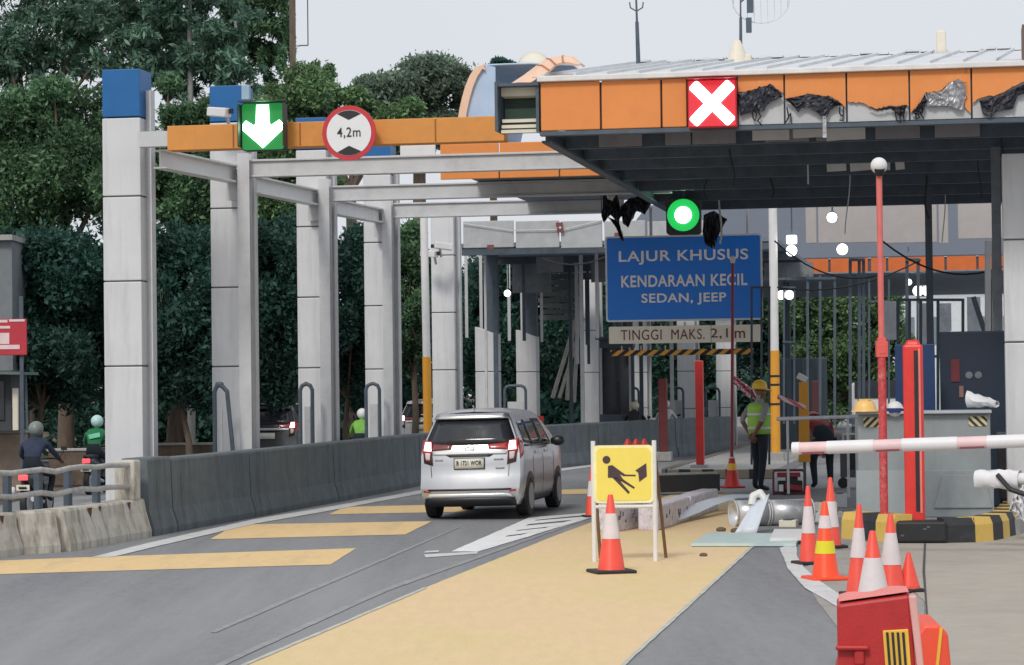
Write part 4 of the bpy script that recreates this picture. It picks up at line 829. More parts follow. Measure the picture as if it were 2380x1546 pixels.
# ---------------------------------------------------------------- scaffold and dark frames on the right
def frame(name, xs, ytop, ybot, Y, label, r=.035, horiz=(0,), cat='scaffold', mat=None):
    c = P(xs[0], ybot, Y); o = thing(name, (c.x, c.y, max(0, c.z)), 0, label, cat, 'dark scaffold frames'); o_ = o.location.copy()
    for x in xs: a, q = P(x, ytop, Y) - o_, P(x, ybot, Y) - o_; b = MB(); b.beam(q, a, r * 2, r * 2); b.build('upright', mat or m_steel_dark, o)
    for f in horiz:
        y = ytop + (ybot - ytop) * f; b = MB(); b.beam(P(xs[0] - 3, y, Y - .05) - o_, P(xs[-1] + 3, y, Y - .05) - o_, r * 2, r * 2); b.build('crossbar', mat or m_steel_dark, o)
    return o
frame('scaffold', [1877, 1906, 1940], 640, 985, 58, 'dark scaffold uprights against the bright green tree', .028, (.02,))
frame('scaffold', [1822, 1846], 668, 985, 62, 'thin dark uprights just right of the amber pole', .022, (0.0, .4))
frame('scaffold', [2020, 2066], 650, 985, 60, 'thin dark uprights on either side of the pink pole', .022, (.15,))
frame('scaffold', [1976, 1997, 2007], 604, 985, 54, 'thick and thin dark uprights left of the pink pole', .03, (0.0,))
frame('scaffold', [2108, 2134], 604, 830, 52, 'tall dark frame behind the big red gate post', .03, (0.0,))
frame('lattice', [2087, 2114, 2140, 2180, 2238], 697, 960, 48, 'dark open lattice frame behind the red post and cabinet', .025, (0, .5))
frame('lattice', [1747, 1770, 1788], 668, 1080, 48.9, 'thin black lattice frame behind the standing worker', .02, (0, .55))
o = thing('brace', P(2262, 690, 40), 0, 'slanting dark brace above the navy cabinet', 'brace'); b = MB(); b.beam((0, 0, 0), P(2290, 775, 40) - o.location, .07, .07); b.build('bar', m_steel_dark, o)
frame('light_upright', [2296, 2312], 560, 960, 39, 'pale thin uprights beside the dark canopy post', .04, (), mat=m_steel_grey)
# pale building and hanging notices seen far right
o = thing('pale_building', P(2060, 900, 125), 0, 'bright pale building far behind the dark lattice frame', 'building'); o.location.z = 0; b = MB(); w = 420 * 125 / FPX; b.box((w / 2, 4, 3.6), (w, 8, 7.2)); b.build('wall', M('pale_wall', C(214, 218, 222), .8, var=.08), o)
b = MB(); b.box((w / 2, 3.4, 7.3), (w + .6, 9, .25)); b.build('roof', M('pale_roof', C(176, 182, 188), .7), o)
for k in range(5): b = MB(); b.box((1 + k * 1.7, -.03, 4.4), (.8, .08, 1.3)); b.build('window', M('dim_window', C(120, 132, 142), .2), o)
for x, y0, y1, lb in ((2068, 700, 790, 'grey white hanging strip left of the dark canopy post'), (2150, 705, 800, 'grey white hanging strip right of the red gate post'), (2196, 705, 770, 'short pale hanging strip above the navy cabinet'), (2264, 690, 770, 'pale hanging strip at the right above the navy cabinet')):
    o = thing('hanging_strip', P(x, y1, 50), 0, lb, 'strip', 'pale strips hanging far right'); b = MB(); hh = (y1 - y0) * 50 / FPX; b.grid([[(-.13, .0, hh * k / 6), (0, .02 * math.sin(k), hh * k / 6), (.13, 0, hh * k / 6)] for k in range(7)]); b.build('strip', M('pale_strip', C(196, 200, 206), .7, var=.15, scale=8), o, solid=.01)
# ---------------------------------------------------------------- kerb islands, kiosk block
def island(name, poly, h, label, kerbmat):
    b = MB(); b.slab([(p.x, p.y) for p in poly], 0, h - .004); structure(b.build(name, m_conc)); b = MB(); n = len(poly); cen = sum(poly, Vector()) / n
    return b
p0 = [G(1962, 1252), G(2100, 1262), G(2200, 1262), G(2370, 1243)]
back = [p0[-1] + U * 3.2 + V * .5, p0[0] + U * 3.4]
poly = [(q.x, q.y) for q in p0] + [(q.x, q.y) for q in back]; b = MB(); b.slab(poly, 0, .2); structure(b.build('toll_island', m_conc))
def kerb_run(pts, h, w, label, seg=.42, start=0):
    """separate painted kerb stones along a line"""
    pts = [Vector((p.x, p.y, 0)) for p in pts]; L = [0]
    for a, c in zip(pts[:-1], pts[1:]): L.append(L[-1] + (c - a).length)
    def at(s):
        for i in range(len(pts) - 1):
            if s <= L[i + 1] + 1e-6: return pts[i].lerp(pts[i + 1], (s - L[i]) / (L[i + 1] - L[i]))
        return pts[-1]
    n = max(1, round(L[-1] / seg)); o = thing('painted_kerb', pts[0], 0, label, 'kerb', 'yellow and black kerbs')
    for i in range(n):
        a, c = at(L[-1] * i / n) - pts[0], at(L[-1] * (i + 1) / n) - pts[0]; d = (c - a).normalized(); sd_ = Vector((-d.y, d.x, 0)); a = a + d * .004; c = c - d * .004
        prof = [(0, 0), (.01, h * .72), (.05, h), (w, h + .002), (w, 0)]; b = MB(); rows = [[q + sd_ * x + Vector((0, 0, z)) for x, z in prof] for q in (a, c)]; b.grid(rows); b.f += [tuple(range(4, -1, -1)), tuple(range(5, 10))]; b.m += [0, 0]
        b.build('kerb_stone', m_kyel if (i + start) % 2 == 0 else m_kblk, o)
    return o
m_kyel = M('kerb_yellow', C(222, 186, 96), .7, var=.12, bump=.2, dirt=.4, dirtcol=C(150, 130, 90), dscale=4); m_kblk = M('kerb_black', C(44, 46, 50), .7, var=.2, bump=.2, dirt=.4, dirtcol=C(90, 90, 90), dscale=4)
kerb_run([G(2196, 1263), G(2262, 1262), G(2322, 1256), G(2362, 1244), G(2384, 1215)], .3, .3, 'yellow and black kerb curving round the right end of the island', .42, 1)
kerb_run([G(1955, 1252), G(2075, 1262)], .34, .3, 'yellow and black kerb at the left end of the island behind cones', .36)
# middle island with faded kerb
pi = [G(1560, 1100, .0), G(1790, 1100, 0)]
q0, q1 = G(1545, 1112), G(1800, 1112); back = [q1 + U * 26, q0 + U * 26]
b = MB(); b.slab([(q.x, q.y) for q in (q0, q1, *back)], 0, .17); structure(b.build('toll_island', m_conc))
m_kfad = STRIPE('faded_kerb', C(150, 140, 122), C(52, 54, 56), .5, (1, .6, 0), .8)
for a, c, lb in ((G(1548, 1113), G(1798, 1113), 'faded striped kerb in front of the standing worker'), (G(1546, 1111), G(1546, 1111) + U * 24, 'faded striped kerb running back behind the red posts')):
    d = c - a; o = thing('faded_kerb', a, math.atan2(d.y, d.x), lb, 'kerb', 'faded kerbs'); b = MB(); b.box((d.length / 2, -.0, .1), (d.length, .16, .2)); b.build('kerb', m_kfad, o, bevel=.02)
# grey concrete block protecting the booth
m_blk = M('grey_painted_concrete', C(142, 149, 151), .75, var=.1, scale=2, bump=.15, dirt=.45, dirtcol=C(112, 122, 128), dscale=1.6, dstretch=(1.5, 1.5, .6))
o, s = placed('booth_guard_block', 2150, 1205, 34.0, 'tall grey painted concrete block protecting the toll booth', 'block')
o.location.z = .2; zb = .2; zt = P(2150, 962, 34).z - zb; w = 305 * s; zm = P(2150, 1092, 34).z - zb
b = MB(); b.box((0, .45, zt / 2), (w, .9, zt)); b.build('upper_block', m_blk, o, bevel=.025)
b = MB(); x0 = -w / 2 - .02; x1 = w / 2 + .03; b.add([(x0, -.28, 0), (-.1, -.28, 0), (-.1, -.06, zm), (x0, -.06, zm), (x0, .2, 0), (-.1, .2, 0), (-.1, .2, zm), (x0, .2, zm)], [(0, 1, 2, 3), (4, 7, 6, 5), (3, 2, 6, 7), (1, 5, 6, 2), (0, 3, 7, 4)]); b.build('left_skirt', m_blk, o)
b = MB(); b.prism([(-.02, 0), (-.02, zm), (x1 - .1, zm), (x1, zm - .1), (x1, 0)], -.14, .2); b.prism([(.12, .12), (.24, zm - .06), (x1 - .12, zm - .06), (x1 - .02, .12)], -.17, -.14); b.build('right_skirt', m_blk, o, bevel=.012)
b = MB(); b.box((0, .4, zt + .02), (w + .04, 1.0, .04)); b.build('top_ledge', M('pale_ledge', C(168, 176, 180), .6), o, bevel=.01)
for x, ax in ((-w / 2 + .2, (1, 0, -1)), (w / 2 - .16, (1, 0, 1))):
    b = MB(); b.prism(rrect(x - .12, x + .12, zt - .17, zt - .04, .03), -.008, -.002); b.build('hazard_sticker', STRIPE('hazard_sticker' + str(ax[2]), C(206, 196, 150), (.03, .03, .03), .1, ax), o)
TOPZ = zt + zb + .04
# hard hat, cap and bag on the block
def hardhat_mesh(r=.145):
    b = MB(); b.lathe([(r * 1.28, 0), (r * 1.25, .012), (r * 1.02, .02), (r, .05), (r * .92, .095), (r * .7, .138), (r * .35, .16), (.005, .166)], 22); return b
m_hat = M('faded_yellow_helmet', C(240, 196, 120), .4, var=.06); m_hat2 = M('yellow_helmet', C(232, 186, 60), .4, var=.08)
pp = P(2014, 962, 33.9); o = thing('hard_hat', (pp.x, pp.y + .15, TOPZ), .6, 'pale yellow hard hat lying on the grey concrete block', 'hard hat'); hardhat_mesh().build('shell', m_hat, o, smooth=True); b = MB(); b.box((0, 0, .155), (.05, .2, .02)); b.build('ridge', m_hat, o, bevel=.008); b = MB(); b.box((.17, 0, .012), (.12, .2, .016)); b.build('brim', m_hat, o, bevel=.008)
pp = P(2084, 962, 33.9); o = thing('cap', (pp.x, pp.y + .15, TOPZ), .2, 'white and blue cap lying beside the hard hat', 'cap'); b = MB(); b.ball((0, 0, .03), .11, 16, 10, (1, 1, .95)); b.build('crown', m_white, o, smooth=True)
b = MB(); b.box((.12, -.03, .03), (.16, .15, .014), ry=.2); b.build('peak', m_white, o, bevel=.005); b = MB(); b.lathe([(.116, -.02), (.118, .03), (.112, .04)], 16); b.build('band', M('navy_cloth', C(40, 54, 110), .8), o)
pp = P(2290, 958, 33.9); o = thing('plastic_bag', (pp.x, pp.y + .2, TOPZ), 0, 'crumpled white plastic bag on the right end of the concrete block', 'bag'); b = MB(); rr = random.Random(4)
rows = []
for i in range(9):
    f = i / 8; rows.append([((f - .5) * .4 + .03 * math.cos(a), (.11 + .04 * rr.random()) * math.sin(f * PI * .9 + .2) * math.cos(a) * 1.0, .02 + (.1 + .13 * (1 - f)) * (.55 + .45 * math.sin(a)) + rr.uniform(-.015, .015)) for a in [2 * PI * k / 12 for k in range(13)]])
b.grid(rows); b.build('bag', M('white_plastic', (.72, .73, .75), .35, var=.1), o, smooth=True)
# navy cabinet and blue board
o, s = placed('control_cabinet', 2262, 962, 36.5, 'dark navy cabinet with two round dials behind the concrete block', 'cabinet'); o.location.z = .2; w = 150 * s; h = P(2262, 770, 36.5).z - .2
b = MB(); b.box((0, .3, h / 2), (w, .6, h)); b.build('case', M('navy_metal', C(34, 48, 66), .5, var=.12), o, bevel=.02)
for dx in (-.05, .08): b = MB(); b.cyl((dx, -.015, h - .62), (dx, 0, h - .62), .05, n=20); b.cyl((dx, -.02, h - .62), (dx, -.01, h - .62), .03, n=16); b.build('dial', M('dial_grey', C(120, 128, 136), .5), o)
b = MB(); b.box((-.24, -.01, h - .55), (.12, .02, .32)); b.build('red_notice', M('dim_red_notice', C(110, 44, 54), .6), o); b = MB(); b.box((-.16, -.008, h - .85), (.06, .014, .16)); b.build('small_label', M('dim_label', C(150, 110, 100), .6), o)
o, s = placed('blue_board', 2128, 962, 35.9, 'dark blue upright board partly hidden by the big red gate post', 'board'); o.location.z = .2; h = P(2128, 800, 35.9).z - .2; w = 92 * s
b = MB(); b.box((0, .05, h / 2), (w, .06, h)); b.build('board', M('deep_blue_board', C(18, 52, 96), .5, var=.1), o, bevel=.012); b = MB(); b.box((0, .1, h / 2), (w * .3, .06, h - .1)); b.build('back_rib', m_steel_dark, o)
# big red gate post with slot on a rubber block
o, s = placed('gate_post', 2127, 1214, 32.0, 'tall bright red gate post with a dark vertical slot', 'post', 'red gate posts'); h = (1214 - 790) * s; w = 46 * s
b = MB(); b.box((0, w / 2, h / 2 - .03), (w, w, h - .06)); b.build('shaft', m_redpost, o, bevel=.03); b = MB(); b.box((-.0, w / 2, h - .05), (w * .86, w * .86, .1), taper=.7); b.build('cap', m_redpost, o, bevel=.03)
b = MB(); b.box((w * .16, -.004, h * .5), (w * .2, .012, h * .88)); b.build('slot', m_black, o); b = MB(); b.box((w * .33, -.006, h * .5), (w * .1, .014, h * .9)); b.build('slot_edge', M('pale_red_edge', C(226, 130, 120), .5), o)
o, s = placed('rubber_block', 2142, 1262, 31.6, 'black rubber block at the foot of the tall red post', 'block'); w = 116 * s; b = MB(); b.box((0, .25, .13), (w, .5, .26)); b.build('block', m_black, o, bevel=.03)
rr = random.Random(2)
for k in range(3): b = MB(); b.box((rr.uniform(-.25, .1), -.003, rr.uniform(.08, .2)), (.04, .006, .02)); b.build('scuff', M('scuff_grey', (.12, .12, .12), .7), o)
# barrier arms
m_armred = M('faded_arm_red', C(230, 200, 200), .5, var=.06, dirt=.3, dirtcol=C(214, 160, 160), dscale=5); m_armw = M('arm_white', (.78, .77, .78), .45, var=.04, dirt=.15, dirtcol=(.5, .48, .48)); m_armdk = M('arm_maroon', C(130, 66, 74), .5)
A, Bq = P(1842, 1043, 29.5), P(2460, 1022, 28.6); d = Bq - A; o = thing('barrier_arm', A, math.atan2(d.y, d.x), 'long white barrier arm with pink bands reaching left across the lane', 'barrier arm'); L = d.length; sl = math.asin(d.z / L)
lx = lambda x: L * (x - 1842) / (2460 - 1842)
for i, (x0, x1, red) in enumerate(((1842, 1860, 0), (1860, 1925, 1), (1925, 2035, 0), (2035, 2102, 1), (2102, 2230, 0), (2230, 2298, 1), (2298, 2460, 0))):
    b = MB(); f0, f1 = lx(x0), lx(x1); b.cyl((f0, 0, f0 * math.tan(sl)), (f1, 0, f1 * math.tan(sl)), .07 + (.005 if not red else 0), n=18); b.build('band' if red else 'tube', m_armred if red else m_armw, o, smooth=True)
    if red: b = MB(); b.beam((f0 + .03, -.03, f0 * math.tan(sl) - .055), (f1 - .03, -.03, f1 * math.tan(sl) - .055), .05, .025); b.build('band_stripe', m_armdk, o)
A, Bq = P(2268, 1112, 30.5), P(2460, 1112, 30.0); d = Bq - A; o = thing('barrier_arm', A, math.atan2(d.y, d.x), 'lower barrier arm with its end wrapped in white plastic', 'barrier arm'); L = d.length
b = MB(); b.cyl((.4, 0, 0), (L, 0, 0), .07, n=18); b.build('tube', m_armw, o, smooth=True); b = MB(); b.box((L * .86, -.066, -.02), (.3, .02, .035)); b.build('band_stripe', m_armdk, o)
b = MB(); rr = random.Random(8); rows = [[(f, (.09 + rr.uniform(-.012, .012)) * math.cos(a), (.105 + .02 * f + rr.uniform(-.014, .014)) * math.sin(a) - .01) for a in [2 * PI * k / 14 for k in range(14)] + [0]] for f in [i * .06 for i in range(10)]]
b.grid(rows); b.f.append(tuple(range(14))); b.m.append(0); b.build('plastic_wrap', M('white_wrap', (.75, .75, .77), .3, var=.08), o, smooth=True)
b = MB(); b.tube([(.3, -.1, .05), (.46, -.12, -.12), (.7, -.1, -.2), (.85, -.06, -.12)], .03, 8); b.build('strap', m_black, o)
o, s = placed('folded_sheet', 2350, 1215, 32, 'folded white plastic sheet lying by the right end of the kerb', 'sheet'); crumple([(-.02, .15), (.05, .42), (.2, .5), (.42, .3), (.42, -.05), (.3, -.12), (.12, .05)], 'sheet', MATS['white_wrap'], o, off=-.05, amp=.15, seed=12)
o, s = placed('black_bin', 2350, 1100, 36, 'black plastic bin standing right of the concrete block', 'bin'); o.location.z = .2; b = MB(); b.box((0, .2, .55), (.32, .35, .9), taper=1.15); b.build('bin', m_black, o, bevel=.03); b = MB(); b.box((0, .2, 1.03), (.38, .42, .05)); b.build('lid', m_steel_dark, o, bevel=.01)
# ---------------------------------------------------------------- cones
m_cone = M('cone_orange_red', C(240, 84, 66), .45, var=.08, dirt=.15, dirtcol=C(190, 90, 70), dscale=6); m_refl = M('cone_white_band', C(222, 212, 212), .5, var=.05, dirt=.25, dirtcol=C(170, 160, 160), dscale=9)
m_conebright = M('cone_bright_orange', C(255, 82, 40), .4, var=.05); m_lime = M('lime_band', C(232, 222, 40), .4, var=.08)
def cone(xt, yt, xb_, yb, w, label, bands=((.30, .62),), mat=None, base=m_black, bandmat=None, tilt=0., bw=1.35, Y=None, zb=0.):
    p = G(xb_, yb, zb) if Y is None else P(xb_, yb, Y); s = p.y / FPX; h = (yb - yt) * s; r0, r1 = w * s / 2, w * s / 2 * .2; o = thing('traffic_cone', p, .25, label, 'cone', 'traffic cones')
    mat = mat or m_cone; th = .035; rr_ = lambda z: r0 + (r1 - r0) * max(0, z - th - .02) / (h - th - .032); b = MB(); b.lathe([(r0 * 1.06, th), (r0, th + .02), (rr_(h - .012), h - .012), (r1 * .8, h), (r1 * .3, h)], 24); b.build('body', mat, o, smooth=True)
    for k, (a, c) in enumerate(bands):
        za, zc_ = h * a, h * c; b = MB(); b.lathe([(rr_(za) + .004, za), (rr_(zc_) + .004, zc_)], 24); b.build('band', (bandmat or [m_refl])[min(k, len(bandmat or [1]) - 1)], o, smooth=True)
    b = MB(); b.box((0, 0, th / 2 + .004), (2 * r0 * bw, 2 * r0 * bw, th)); b.build('base', base, o, bevel=.012)
    if tilt: o.rotation_euler = (0, tilt, .25)
    return o
cone(1415, 1150, 1421, 1332, 62, 'orange cone with one white band in front of the yellow work sign', ((.44, .76),), bw=1.55)
cone(1372, 1085, 1376, 1203, 30, 'orange cone half hidden behind the left leg of the work sign', ((.42, .72),))
cone(1700, 1048, 1702, 1134, 36, 'red cone with a yellow band holding the thin red rod', ((.48, .66), (.80, .94)), m_red, m_red, [m_yellow, m_refl], zb=.0)
cone(1886, 1130, 1880, 1312, 44, 'red cone with a tall white band, leftmost of the cone cluster', ((.40, .74),), bw=1.5)
cone(1913, 1110, 1932, 1274, 46, 'red cone with white band standing at the back of the cluster', ((.30, .66),))
cone(1911, 1166, 1919, 1348, 62, 'bright orange cone with lime yellow and white bands', ((.34, .50), (.66, .82)), m_conebright, m_conebright, [m_lime, m_refl], bw=1.45)
cone(2003, 1172, 1994, 1386, 54, 'red and white cone leaning behind the bright headed short cone', ((.42, .74),), tilt=.03, bw=1.3)
cone(2026, 1234, 2030, 1398, 74, 'short red cone with a wide white band behind the red water barrier', ((.06, .62),), bw=1.3)
cone(2061, 1195, 2072, 1378, 62, 'red and white cone below the pink pole', ((.36, .76),), bw=1.2)
cone(2111, 1284, 2113, 1376, 50, 'plain small orange red cone, rightmost of the cluster', ((.10, .16),), bandmat=[m_cone], bw=1.1)
# ---------------------------------------------------------------- water barriers
Yb = 13.3; p = P(2035, 1410, Yb); o = thing('water_barrier', (p.x, p.y, 0), R(-7), 'red plastic water barrier with a striped yellow vent in the foreground', 'barrier'); hb = .9; s = Yb / FPX; w = 178 * s
m_bar = M('weathered_red_plastic', C(186, 44, 44), .5, var=.1, scale=6, bump=.1, dirt=.35, dirtcol=C(150, 40, 40), dscale=4)
b = MB(); b.prism([(-w / 2 - .03, 0), (-w / 2 - .03, .25), (-w / 2 - .012, .28), (-w / 2 - .012, .5), (-w / 2, .54), (-w / 2, hb - .05), (w / 2 - .02, hb), (w / 2, hb * .6), (w / 2 + .02, 0)], 0, .45)
b.build('body', m_bar, o, bevel=.018)
b = MB(); rr = random.Random(6); rows = [[(-w / 2 + .01 + (w - .035) * i / 8, .012 + y, hb - .05 * (1 - i / 8) + .014 + (.008 * math.sin(i * 1.3) if y > .1 else 0)) for i in range(9)] for y in (0, .15, .3, .43)]; b.grid(rows); b.build('top', M('lit_top_red', C(236, 136, 128), .55, var=.12), o)  # top painted a paler red for the light falling on it
b = MB(); b.box((-w / 2 + .075, -.025, hb - .27), (.17, .05, .025)); b.box((-w / 2 + .11, -.015, hb - .32), (.05, .04, .08)); b.build('lug', m_bar, o, bevel=.01)
b = MB(); b.box((.105, -.006, hb - .28), (.13, .014, .2), ry=-.06); b.build('vent', m_yellow, o, bevel=.004)
b = MB()
for k in range(4): b.box((.062 + k * .027, -.014, hb - .28), (.013, .012, .175), ry=-.06)
b.build('vent_slot', m_ink, o)
b = MB(); b.prism([(w / 2 - .03, hb - .004), (w / 2 + .012, hb - .006), (w / 2 + .05, hb - .45), (w / 2 + .015, hb - .45)], -.012, .1); b.build('pale_strap', M('pale_pink_strap', C(226, 172, 164), .5), o, bevel=.01)
p = P(2168, 1452, 15.2); o = thing('water_barrier', (p.x, p.y, 0), R(-4), 'smaller bright orange plastic barrier with a yellow stripe behind the red one', 'barrier'); s = 15.2 / FPX; w = 70 * s; hb = p.z
b = MB(); b.prism([(-w / 2 - .03, 0), (-w / 2, hb - .05), (-w / 2 + .04, hb), (w / 2 - .05, hb), (w / 2, hb - .05), (w / 2 + .04, 0)], 0, .7); b.build('body', M('orange_plastic', C(246, 88, 60), .45, var=.06), o, bevel=.02); b = MB(); b.box((.02, -.006, hb * .55), (.018, .012, hb * .85), ry=.12); b.build('stripe', m_yellow, o)
# ---------------------------------------------------------------- roadworks A frame sign
g0 = G(1388, 1306); o = thing('work_sign', G(1452, 1306), R(-2), 'yellow roadworks sign with a digging figure on white pipe legs', 'sign'); s = g0.y / FPX; w = 138 * s; zb, zt = (1306 - 1170) * s, (1306 - 1036) * s
b = MB(); b.prism(rrect(-w / 2, w / 2, zb, zt, .05), 0, .02); b.build('panel_rim', M('pale_yellow_rim', C(244, 238, 178), .5), o); b = MB(); b.prism(rrect(-w / 2 + .03, w / 2 - .03, zb + .03, zt - .03, .06), -.006, -.001); b.build('panel', M('sign_yellow', C(242, 222, 104), .45, var=.03), o)
for sg, x in ((-1, -w / 2 - .005), (1, w / 2 + .012)):
    b = MB(); b.cyl((x, .03, 0), (x, .03, zt + .05), .026, n=12); b.build('front_leg', m_white, o, smooth=True); b = MB(); b.cyl((x + .13 * (1 if sg > 0 else .5), .55, 0), (x, .06, zt), .02, n=10); b.build('rear_leg', M('rusty_pipe', C(126, 96, 70), .7, var=.3), o, smooth=True)
b = MB(); b.cyl((-w / 2, .03, zb - .04), (w / 2, .03, zb - .04), .02, n=10); b.build('cross_tube', m_white, o, smooth=True)
q = lambda x, y: (((1350 + x * .2846) / 1.0277 - 1452) * s, (1306 - (980 + y * .2846) / 1.0277) * s)
b = MB(); b.cyl((q(358, 418)[0], -.011, q(358, 418)[1]), (q(358, 418)[0], -.006, q(358, 418)[1]), .044, n=20)
for pl in ([(370, 470), (405, 462), (455, 500), (510, 540), (505, 560), (468, 540), (500, 590), (470, 600), (410, 570), (368, 568)], [(405, 568), (440, 560), (550, 690), (538, 706)], [(468, 592), (495, 582), (592, 650), (584, 664)], [(505, 542), (600, 546), (600, 558), (508, 556)], [(598, 510), (690, 450), (694, 560), (630, 606), (622, 530)]): b.prism([q(*t_) for t_ in pl], -.010, -.006)
b.build('pictogram', M('sign_brown_black', C(72, 56, 64), .6), o)
# ---------------------------------------------------------------- people
def bone_dist(p, a, b):
    ab = b - a; t = max(0, min(1, (p - a).dot(ab) / max(ab.length_squared, 1e-9))); return (p - (a + ab * t)).length
SK_M = M('brown_skin', C(126, 88, 70), .6, var=.06)
def body(parent, J, E, mats, scale=1.):
    """one continuous skin: J joint -> (pos, radius); E (a, b, material index)"""
    names = list(J); idx = {n: i for i, n in enumerate(names)}; me = bpy.data.meshes.new('skel'); me.from_pydata([J[n][0] for n in names], [(idx[a], idx[b]) for a, b, _ in E], [])
    o = bpy.data.objects.new('skel', me); COL.objects.link(o); md = o.modifiers.new('skin', 'SKIN'); md.use_smooth_shade = True
    sv_ = me.skin_vertices[0].data
    for n in names: r = J[n][1]; sv_[idx[n]].radius = (r, r) if not isinstance(r, tuple) else r; sv_[idx[n]].use_root = (n == 'pelvis')
    s2 = o.modifiers.new('sub', 'SUBSURF'); s2.levels = 1; s2.render_levels = 1
    dg = bpy.context.evaluated_depsgraph_get(); dg.update(); m2 = bpy.data.meshes.new_from_object(o.evaluated_get(dg)); bpy.data.objects.remove(o); m2.name = 'body'
    m2.materials.clear()
    for m in mats: m2.materials.append(m)
    segs = [(Vector(J[a][0]), Vector(J[b][0]), k, (J[a][1] + J[b][1]) / 2) for a, b, k in E]
    for f in m2.polygons:
        f.use_smooth = True; c = f.center; f.material_index = min(segs, key=lambda s: bone_dist(c, s[0], s[1]) - s[3] * .6)[2]
    q = bpy.data.objects.new('body', m2); COL.objects.link(q); q.parent = parent; return q
def human(parent, mats, pose):
    """mats: 0 skin 1 shirt 2 trousers 3 shoes 4 sleeve; pose overrides joints"""
    J = {'pelvis': ((0, 0, .94), .125), 'waist': ((0, .0, 1.08), .12), 'chest': ((0, 0, 1.30), .135), 'neck': ((0, .0, 1.46), .052), 'jaw': ((0, .025, 1.54), .064), 'head': ((0, .012, 1.62), .088), 'top': ((0, .0, 1.69), .06)}
    for s, sg in (('l', -1), ('r', 1)):
        J.update({s + 'sh': ((sg * .17, 0, 1.40), .062), s + 'el': ((sg * .22, -.04, 1.12), .044), s + 'wr': ((sg * .20, .08, .90), .028), s + 'hip': ((sg * .095, 0, .88), .09), s + 'kn': ((sg * .1, .02, .48), .06), s + 'an': ((sg * .1, -.01, .09), .042), s + 'toe': ((sg * .11, .15, .04), .036)})
    J.update(pose); E = [('pelvis', 'waist', 2), ('waist', 'chest', 1), ('chest', 'neck', 1), ('neck', 'jaw', 0), ('jaw', 'head', 0), ('head', 'top', 0)]
    nose = Vector(J['head'][0]) + Vector(pose.get('face', (0, .1, -.02))); J.pop('face', None); J['nose'] = (nose, .014); E.append(('head', 'nose', 0))
    for s, sg in (('l', -1), ('r', 1)):
        E += [('chest', s + 'sh', 1), (s + 'sh', s + 'el', 4), (s + 'el', s + 'wr', 5), ('pelvis', s + 'hip', 2), (s + 'hip', s + 'kn', 2), (s + 'kn', s + 'an', 2), (s + 'an', s + 'toe', 3)]
        J[s + 'ear'] = (Vector(J['head'][0]) + Vector((sg * .092, 0, -.01)), .016); E.append(('head', s + 'ear', 0))
        w, e = Vector(J[s + 'wr'][0]), Vector(J[s + 'el'][0]); d = (w - e).normalized(); sd_ = d.cross(Vector((0, 1, .3))).normalized(); cr = d.cross(sd_)
        J[s + 'palm'] = (w + d * .07, .026); E.append((s + 'wr', s + 'palm', 0))
        for k, ln_ in enumerate((.062, .075, .07, .055)):
            b0 = w + d * .1 + sd_ * (k - 1.5) * .02; b1 = b0 + d * ln_ * .55 + cr * .012; b2 = b1 + d * ln_ * .35 + cr * .026
            J[f'{s}f{k}a'] = (b0, .0095); J[f'{s}f{k}b'] = (b1, .009); J[f'{s}f{k}c'] = (b2, .008); E += [(s + 'palm', f'{s}f{k}a', 0), (f'{s}f{k}a', f'{s}f{k}b', 0), (f'{s}f{k}b', f'{s}f{k}c', 0)]
        t0 = w + d * .045 - sd_ * .035; t1 = t0 + d * .045 - sd_ * .02 + cr * .02; J[s + 'ta'] = (t0, .011); J[s + 'tb'] = (t1, .0095); E += [(s + 'palm', s + 'ta', 0), (s + 'ta', s + 'tb', 0)]
    return body(parent, J, E, mats), J
m_shoe = M('dark_boot', (.02, .02, .022), .6); m_trou = M('dark_navy_trousers', C(26, 36, 46), .85, var=.2, scale=12)
m_grey_shirt = M('grey_striped_shirt', C(148, 148, 150), .85, var=.15, scale=14); m_limevest = M('lime_vest', C(156, 206, 82), .7, var=.08); m_vestgrey = M('reflective_tape', C(206, 212, 208), .4)
def vest(parent, rings, mat, name='vest', gap=.35, a0=None):
    b = MB(); rows = []
    for z, rx, ry, cy in rings: rows.append([(rx * math.cos(a), cy + ry * math.sin(a), z) for a in [PI / 2 + gap + (2 * PI - 2 * gap) * k / 20 for k in range(21)]])
    b.grid(rows); return b.build(name, mat, parent, smooth=True, solid=.012)
# standing worker, turned to the right of the picture
pw = G(1766, 1143); o = thing('person', pw, R(-52), 'worker standing in yellow hard hat, lime vest and dark trousers beside the amber pole', 'person')
o.scale = (1.2, 1.2, 1.13)
human(o, [SK_M, m_grey_shirt, m_trou, m_shoe, m_grey_shirt, SK_M], {'jaw': ((0, .05, 1.54), .062), 'head': ((0, .03, 1.615), .088), 'top': ((0, .015, 1.68), .06), 'lel': ((-.23, -.14, 1.16), .046), 'lwr': ((-.12, -.10, .96), .03), 'rel': ((.25, -.16, 1.17), .046), 'rwr': ((.12, -.18, .97), .03), 'pelvis': ((0, .02, .94), .13), 'lkn': ((-.1, .05, .48), .062), 'rkn': ((.1, -.02, .48), .062), 'ran': ((.1, -.08, .09), .042), 'rtoe': ((.11, .09, .04), .036)})
vest(o, [(.93, .17, .16, .01), (1.05, .168, .158, .0), (1.2, .175, .16, 0), (1.34, .18, .16, 0), (1.43, .12, .12, 0)], m_limevest)
vest(o, [(1.0, .176, .166, .005), (1.05, .176, .166, .0)], m_vestgrey, 'reflective_band'); vest(o, [(1.22, .182, .168, .0), (1.27, .183, .168, .0)], m_vestgrey, 'reflective_band')
b = hardhat_mesh(.118); q = b.build('hard_hat', m_hat2, o, smooth=True); q.location = (0, .02, 1.645); q.rotation_euler = (R(-6), 0, 0)
